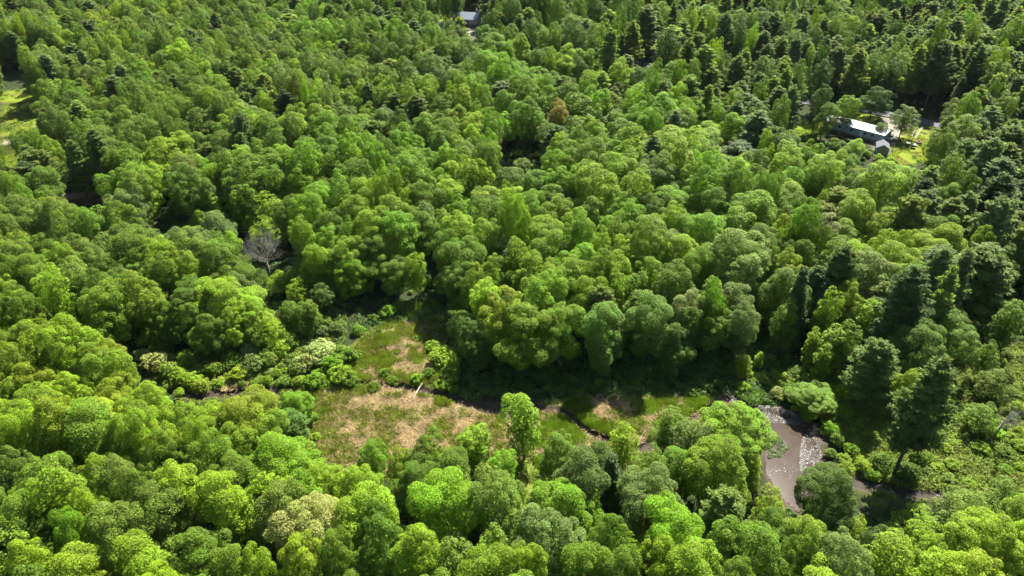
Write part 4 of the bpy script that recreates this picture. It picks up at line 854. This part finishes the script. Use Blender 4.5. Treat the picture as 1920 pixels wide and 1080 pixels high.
straw([(LU[0], 1100), (LU[1], 600), (LU[2], 1300), (LU[3], 300), (LU[4], 400), (LU[5], 300), (GREEN_A[2], 2400)], 'marsh_grass', 'bright green wet grass along the stream between meadow and pond', 'grass', LUSH, .3, .8, .085, False, 3, 18, .5, drysel=(0, .62))
def ground_cover(name, polys, label, cat, mat, seed, leaf, hmax, avoid=.3, cl=.55):
    r = np.random.default_rng(seed); P_ = []; N_ = []; V_ = []
    for pl, n in polys:
        C = scatter_poly(pl, n, r); C = C[water_sd(C) > avoid]; k = 42
        for c in C:
            h = hmax*r.uniform(.3, 1)**1.3; rr = cl*r.uniform(.6, 1.7); d = unit(r.normal(size=(k, 3)) + [0, 0, .6]); d[:,2] = np.abs(d[:,2])
            P_.append(np.array([c[0], c[1], terrain(c[0], c[1])]) + d*np.array([rr, rr, h])*r.uniform(.75, 1.05, (k, 1))); N_.append(unit(d + r.normal(size=(k, 3))*.5 + [0, 0, .4])); V_.append(np.full(k, r.random())*.65 + r.random(k)*.35)
    P_ = np.concatenate(P_); N_ = np.concatenate(N_); V_ = np.concatenate(V_); L = leaf*r.uniform(.6, 1.4, len(P_))
    return tag(link(name, quad_mesh(name, leaf_quads(P_, N_, L, L*r.uniform(.45, .75, len(P_))), mat, V_)), label, cat, kind='stuff')
ground_cover('marsh_undergrowth', [(GREEN_A[3], 5200), (GREEN_A[4], 420), ([(700,600),(835,590),(835,715),(600,715)], 140), ([(940,870),(1100,830),(1250,830),(1420,900),(1420,960),(960,1000)], 500), ([(560,730),(590,735),(590,870),(560,870)], 120), ([(330,722),(600,712),(600,775),(330,775)], 600), ([(560,850),(960,850),(960,960),(560,960)], 700), ([(1740,540),(1960,520),(1960,700),(1760,700)], 900), ([(420,550),(650,530),(650,640),(420,660)], 700)],
    'low yellow-green weeds and brambles covering the marsh right of the pond and the stream banks', 'undergrowth', SCRUB, 21, .26, .9)
ground_cover('forest_undergrowth', [([(540,600),(700,575),(780,560),(1400,640),(1420,700),(860,700),(840,590),(640,625)], 420), ([(860,640),(1400,660),(1420,745),(860,745)], 1100), ([(1390,600),(1480,600),(1480,760),(1390,755)], 600), ([(-150,120),(1000,120),(2070,120),(2070,640),(1500,690),(1000,640),(0,690),(-150,690)], 5000), ([(-50,380),(1970,380),(1970,640),(1500,690),(1000,640),(0,690)], 2600), ([(120,480),(420,480),(430,640),(280,680),(120,680)], 500), ([(-100,730),(560,760),(600,900),(1500,960),(2000,960),(2050,1150),(-100,1150)], 2600), ([(940,285),(1010,285),(1015,350),(950,350)], 120)],
    'dark green undergrowth on the ground between the forest trees', 'undergrowth', leaf_mat('fern_leaves', 'rgb', (.06,.12,.02), transl=.3), 22, .36, 1.1, cl=.8)
# floating leaves and mud crust round the pond
PAD = [([(1385,748),(1430,760),(1470,765),(1500,775),(1525,800),(1500,795),(1460,790),(1425,790)], 3600), ([(1518,800),(1530,820),(1540,850),(1555,895),(1530,905),(1500,880),(1500,850),(1505,820)], 3400), ([(1440,862),(1475,860),(1500,880),(1490,895),(1460,905),(1478,935),(1470,935),(1440,900)], 350), ([(1450,815),(1490,830),(1470,838),(1440,820)], 160), ([(1470,935),(1500,955),(1480,940)], 60),
       ([(1215,795),(1245,790),(1250,805),(1215,808)], 220), ([(1620,900),(1650,908),(1655,922),(1630,915)], 420), ([(1615,880),(1628,880),(1628,892),(1618,892)], 90), ([(1740,915),(1790,920),(1850,935),(1860,950),(1780,940)], 700), ([(1350,742),(1395,748),(1400,758),(1370,752)], 500), ([(1120,840),(1140,838),(1140,848),(1120,846)], 90)]
r = np.random.default_rng(31); C = np.concatenate([scatter_poly(p, n, r) for p, n in PAD])
v = vnoise(C[:,0], C[:,1], 1.3, 55)*.5 + vnoise(C[:,0], C[:,1], .5, 56)*.5; C = C[v + .25*r.random(len(C)) > .52]
sd = water_sd(C); zz = np.where(sd < -.05, -.375, np.interp(sd, [-.05, .5], [-.33, .06])) + r.random(len(C))*.05
nn = unit(np.stack([r.normal(size=len(C))*.22, r.normal(size=len(C))*.22, np.ones(len(C))], 1)); L = r.uniform(.05, .17, len(C))
PADM = leaf_mat('bleached_floating_leaf', 'rgb', (.13,.132,.118), transl=0, spread=.8, rough=.35)
tag(link('floating_leaves', quad_mesh('floating_leaves', leaf_quads(np.stack([C[:,0], C[:,1], zz], 1), nn, L, L*.8), PADM, r.random(len(C)))), 'whitish floating leaves and scum fringing the brown pond and brook', 'water plants', kind='stuff')
ground_cover('pond_weed', [([(1442,815),(1462,815),(1476,838),(1458,858),(1442,858)], 60)], 'green weed island floating at the left side of the pond', 'pond weed', leaf_mat('pond_weed_leaf', 'rgb', (.10,.13,.05), transl=.2), 23, .2, .18, avoid=-99, cl=.4)
bpy.data.objects['pond_weed'].location.z = -.36
# grass of the lawns
P_ = []
for pl, n in ((LAWN[0], 2500), (LAWN[2], 6000), (LAWN[3], 3500), (LAWN[4], 2000), (LAWN[5], 1200)): P_.append(scatter_poly(pl, n, r))
C = np.concatenate(P_); v = vnoise(C[:,0], C[:,1], 5, 60); C = C[v > .35]; az = r.uniform(0, 6.28, len(C)); zt = np.array([terrain(a, b) for a, b in C])
d = unit(np.stack([np.cos(az)*.6, np.sin(az)*.6, np.ones(len(C))], 1)); N2 = unit(np.cross(d, r.normal(size=(len(C), 3)))); L = r.uniform(.25, .5, len(C))
tag(link('lawn_grass', quad_mesh('lawn_grass', leaf_quads(np.stack([C[:,0], C[:,1], zt+.1], 1), N2, L, L*.5, d), leaf_mat('lawn_blade', 'rgb', (.13,.17,.010), spread=.4), r.random(len(C)))), 'sunlit short grass of the lawns and fields between the woods', 'grass', kind='stuff')

# ------------------------------------------------------------------ placing the trees
KIND = dict(broad=('broadleaf_tree', 'broadleaf tree'), airy=('broadleaf_tree', 'broadleaf tree'), slender=('young_tree', 'young tree'), pine=('pine_tree', 'pine tree'), spruce=('spruce_tree', 'spruce tree'))
KWORD = dict(broad='round-crowned tree', airy='loose-crowned tree', slender='slender young tree', pine='pine', spruce='conical spruce', shrub='shrub')
GROUPW = dict(broadleaf_tree='broadleaf trees of the wood', young_tree='slender young trees', pine_tree='pines of the wood', spruce_tree='dark conical spruces', shrub='shrubs round the open ground')
def jitter_tint(t, r, amt=.14):
    c = TONE[t]; k = math.exp(r.gauss(0, amt)); h = r.gauss(.01, .045)
    return (c[0]*k*(1+h), c[1]*k, c[2]*k*(1-h), 1)
def pick(kind, Rr, H, r):
    L = PROTO[kind]; q = Rr/H
    return min(range(len(L)), key=lambda i: abs(math.log((L[i][2]/L[i][3])/q)) + r.random()*.55)
rt = random.Random(99); items = []
for x, y, Rr, H, k, tone, hand in trees:
    px, py, d = proj(x, y, H*.65); wpx = Rr/d*F_PX
    vis = (-wpx < px < 1920 + wpx) and (proj(x, y, H)[1] < 1080) and (proj(x, y, H*.2)[1] > -5) and (py + Rr/d*F_PX > 0)
    items.append(dict(x=x, y=y, R=Rr, H=H, k=k, tone=tone, hand=hand, px=px, py=py - wpx*.2, w=wpx, vis=vis, pi=pick(k, Rr, H, rt), col=jitter_tint(tone, rt, .10 if hand else .15), rz=rt.uniform(0, 6.283)))
indiv = []; rest = {}
for nm in ('broadleaf_tree', 'pine_tree', 'spruce_tree', 'young_tree'):
    L = [t for t in items if KIND[t['k']][0] == nm]
    L.sort(key=lambda t: (not t['vis'], -t['w']*(1.25 if t['hand'] else 1)))
    n = sum(t['vis'] for t in L); n = min(n, 300)
    indiv += L[:n]; rest[nm] = L[n:]
for sx, sy, sr, sh_, tone in shrubs:
    px, py, d = proj(sx, sy, sh_*.6)
    if -20 < px < 1940 and -20 < py < 1100: indiv.append(dict(x=sx, y=sy, R=sr, H=sh_, k='shrub', tone=tone, hand=True, px=px, py=py, w=sr/d*F_PX, vis=True, pi=rt.randrange(4), col=jitter_tint(tone, rt, .12), rz=rt.uniform(0, 6.283)))
KIND['shrub'] = ('shrub', 'shrub')

# labels: kind and colour, then the rank from the nearest landmark one can find in the photo
LM = [(1495,860,'the brown pond'),(985,800,'the lone bright tree in the middle'),(497,490,'the big bare grey tree'),(1595,245,'the white-roofed home'),(888,38,'the top-edge blue-grey house'),(30,200,'the upper left field'),
 (1515,560,'the dark spruce right of centre'),(783,735,'the white log'),(700,790,'the tan reed meadow'),(1090,800,'the brown stream bend'),(150,372,'the bare brown clearing'),(990,300,'the dark gap above centre'),(1655,278,'the grey shed'),
 (1210,131,'the glimpse of road at the top'),(5,1075,'the bottom left corner'),(1915,1075,'the bottom right corner'),(5,5,'the top left corner'),(1915,5,'the top right corner'),(960,1075,'the middle of the bottom edge'),(5,700,'the left edge below the middle'),
 (1915,430,'the right edge above the middle'),(1915,800,'the right edge below the middle'),(480,1075,'the bottom edge, left part'),(1440,1075,'the right part of the bottom edge'),(480,5,'the left part of the top edge'),(1440,5,'the right part of the top edge'),
 (960,540,'the centre of the photo'),(770,600,'the top of the green meadow'),(5,430,'the left edge above the middle'),(1745,800,'the tall leaning pine'),(1720,290,'the sunlit lawn')]
SECT = ['right','lower right','below','lower left','left','upper left','above','upper right']
SECW = {'right':'right of','lower right':'lower right of','below':'below','lower left':'lower left of','left':'left of','upper left':'upper left of','above':'above','upper right':'upper right of'}
ORD = ['nearest','second nearest','third nearest','fourth nearest','fifth nearest','sixth nearest','seventh nearest','eighth nearest','ninth nearest','tenth nearest','eleventh nearest','twelfth nearest']
for t in indiv: t['key'] = (t['k'], t['tone'])
bykey = {}
for t in indiv: bykey.setdefault(t['key'], []).append(t)
used = set()
for t in sorted(indiv, key=lambda t: -t['w']):
    best = None
    for li, (lx, ly, ln) in enumerate(LM):
        dx, dy = t['px']-lx, t['py']-ly; dist = math.hypot(dx, dy)
        s = int(((math.degrees(math.atan2(dy, dx)) + 22.5) % 360)//45); rank = 0
        for u in bykey[t['key']]:
            if u is t: continue
            ex, ey = u['px']-lx, u['py']-ly
            if int(((math.degrees(math.atan2(ey, ex)) + 22.5) % 360)//45) == s and math.hypot(ex, ey) < dist: rank += 1
        c = rank*70 + dist
        if best is None or c < best[0]: best = (c, rank, li, s)
    _, rank, li, s = best
    t['label'] = '%s %s %s, %s%s' % (WORD[t['tone']], KWORD[t['k']], SECW[SECT[s]], '', LM[li][2]) if False else '%s %s%s, %s %s' % (ORD[min(rank, 11)] + ' ' , (WORD[t['tone']] + ' '), KWORD[t['k']], SECW[SECT[s]], LM[li][2])
    t['label'] = t['label'].replace('  ', ' ')
SPECIAL = {(985,733): 'lone tall light green tree standing by the stream, clear of all others', (1515,502): 'dark narrow spruce standing among bright broadleaf trees right of centre', (1773,672): 'tall dark pine with bare lower trunk leaning over the marsh brook',
 (1570,885): 'dark green round tree standing between the pond and the white scum', (1415,355): 'largest vivid green round crown, centre right below the lawn clearing', (1555,395): 'tan-brown tinged crown among the yellow-green trees right of centre', (1428,657): 'tiny bright green sapling alone in the dark shade'}
hx_ = {}
for row in HAND:
    if (row[0], row[1]) in SPECIAL:
        k = row[3]; H = row[5] if len(row) > 5 else DEF_H[k]; x, y, z = at(row[0], row[1]+2, H); hx_[(round(x, 3), round(y, 3))] = SPECIAL[(row[0], row[1])]
base_src = {}
for t in indiv:
    nm, cat = KIND[t['k']]; me, trk, R0, H0 = PROTO[t['k']][t['pi']]; s = t['R']/R0; sz = t['H']/H0
    tone_l = hx_.get((round(t['x'], 3), round(t['y'], 3)), t['label'])
    ti = (rt.gauss(0, .025), rt.gauss(0, .025)) if t['k'] != 'shrub' else (0, 0)
    if nm not in base_src or (nm, t['k'], t['pi']) not in base_src:
        root = empty(nm, (0, 0, 0)); c = link(me.name.split('.')[0], me, root); k2 = link(trk.name.split('.')[0], trk, root); base_src[(nm, t['k'], t['pi'])] = (root, c, k2)
    else:
        r0_, c0, k0 = base_src[(nm, t['k'], t['pi'])]
        root = r0_.copy(); c = c0.copy(); k2 = k0.copy(); [col.objects.link(q) for q in (root, c, k2)]; c.parent = root; k2.parent = root
    root.location = (t['x'], t['y'], terrain(t['x'], t['y']) - .05); root.rotation_euler = (ti[0], ti[1], t['rz']); root.scale = (s, s, sz)
    c.color = t['col']
    tag(root, tone_l, cat, GROUPW[nm])

# the rest of the wood, past the 300 individuals of each kind: one object per kind
def forest(name, label, cat, L, protos, mat):
    me = bpy.data.meshes.new(name); me.from_pydata([(t['x'], t['y'], terrain(t['x'], t['y'])) for t in L], [], [])
    pl = list(protos)
    a = me.attributes.new('pid', 'INT', 'POINT'); a.data.foreach_set('value', [pl.index((t['k'], t['pi'])) for t in L])
    a = me.attributes.new('scl', 'FLOAT_VECTOR', 'POINT'); a.data.foreach_set('vector', [v for t in L for v in (t['R']/PROTO[t['k']][t['pi']][2],)*2 + (t['H']/PROTO[t['k']][t['pi']][3],)])
    a = me.attributes.new('rot', 'FLOAT_VECTOR', 'POINT'); a.data.foreach_set('vector', [v for t in L for v in (rt.gauss(0,.025), rt.gauss(0,.025), t['rz'])])
    a = me.attributes.new('tint', 'FLOAT_COLOR', 'POINT'); a.data.foreach_set('color', [v for t in L for v in t['col']])
    o = tag(link(name, me), label, cat, kind='stuff')
    ng = bpy.data.node_groups.new(name, 'GeometryNodeTree'); ng.interface.new_socket('Geometry', in_out='INPUT', socket_type='NodeSocketGeometry'); ng.interface.new_socket('Geometry', in_out='OUTPUT', socket_type='NodeSocketGeometry')
    N = ng.nodes; K = ng.links; gi = N.new('NodeGroupInput'); go = N.new('NodeGroupOutput'); jn = N.new('GeometryNodeJoinGeometry'); K.new(jn.outputs[0], go.inputs[0])
    def na(nm_, ty):
        q = N.new('GeometryNodeInputNamedAttribute'); q.data_type = ty; q.inputs['Name'].default_value = nm_; return q.outputs['Attribute']
    pid = na('pid', 'INT'); scl = na('scl', 'FLOAT_VECTOR'); rot = na('rot', 'FLOAT_VECTOR')
    for i, (k, j) in enumerate(pl):
        src = base_src[(KIND[k][0], k, j)]
        cmp = N.new('FunctionNodeCompare'); cmp.data_type = 'INT'; cmp.operation = 'EQUAL'; K.new(pid, cmp.inputs[2]); cmp.inputs[3].default_value = i
        g = N.new('GeometryNodeJoinGeometry')
        for q, mt in ((src[1], mat), (src[2], None)):
            oi = N.new('GeometryNodeObjectInfo'); oi.transform_space = 'ORIGINAL'; oi.inputs['Object'].default_value = q; out_ = oi.outputs['Geometry']
            if mt: sm = N.new('GeometryNodeSetMaterial'); sm.inputs['Material'].default_value = mt; K.new(out_, sm.inputs[0]); out_ = sm.outputs[0]
            K.new(out_, g.inputs[0])
        ip = N.new('GeometryNodeInstanceOnPoints'); K.new(gi.outputs[0], ip.inputs['Points']); K.new(cmp.outputs[0], ip.inputs['Selection']); K.new(g.outputs[0], ip.inputs['Instance'])
        er = N.new('FunctionNodeEulerToRotation'); K.new(rot, er.inputs[0]); K.new(er.outputs[0], ip.inputs['Rotation']); K.new(scl, ip.inputs['Scale']); K.new(ip.outputs[0], jn.inputs[0])
    md = o.modifiers.new('scatter', 'NODES'); md.node_group = ng
for nm, lab, cat, mt in (('broadleaf_tree', 'farther broadleaf woods filling in behind and between the nearer trees', 'woods', LEAF_I), ('pine_tree', 'farther dusky pine woods along the top and upper right', 'pine woods', NEEDLE_I), ('spruce_tree', 'farther dark spruces scattered in the woods', 'spruce woods', NEEDLE_I)):
    L = rest[nm]
    if L:
        L = [t for t in L if (KIND[t['k']][0], t['k'], t['pi']) in base_src]
        forest(nm.replace('_tree', '_forest'), lab, cat, L, sorted({(t['k'], t['pi']) for t in L}), mt)
print('individuals', len(indiv), {n: len(l) for n, l in rest.items()}, 'hand', len(HAND), 'trees', len(trees), 'shrubs', len(shrubs))

# the air: a very thin even haze
m, nt, out = mat_new('thin_haze'); pv = nt.nodes.new('ShaderNodeVolumePrincipled'); pv.inputs['Color'].default_value = (.86,.92,1,1); pv.inputs['Density'].default_value = .000015
nt.links.new(pv.outputs[0], out.inputs['Volume'])
b = MB(); b.box(-2600, 2600, -500, 5200, -6, 125); tag(b.build('haze', m), 'thin pale air softening the farthest woods', 'haze', kind='stuff')
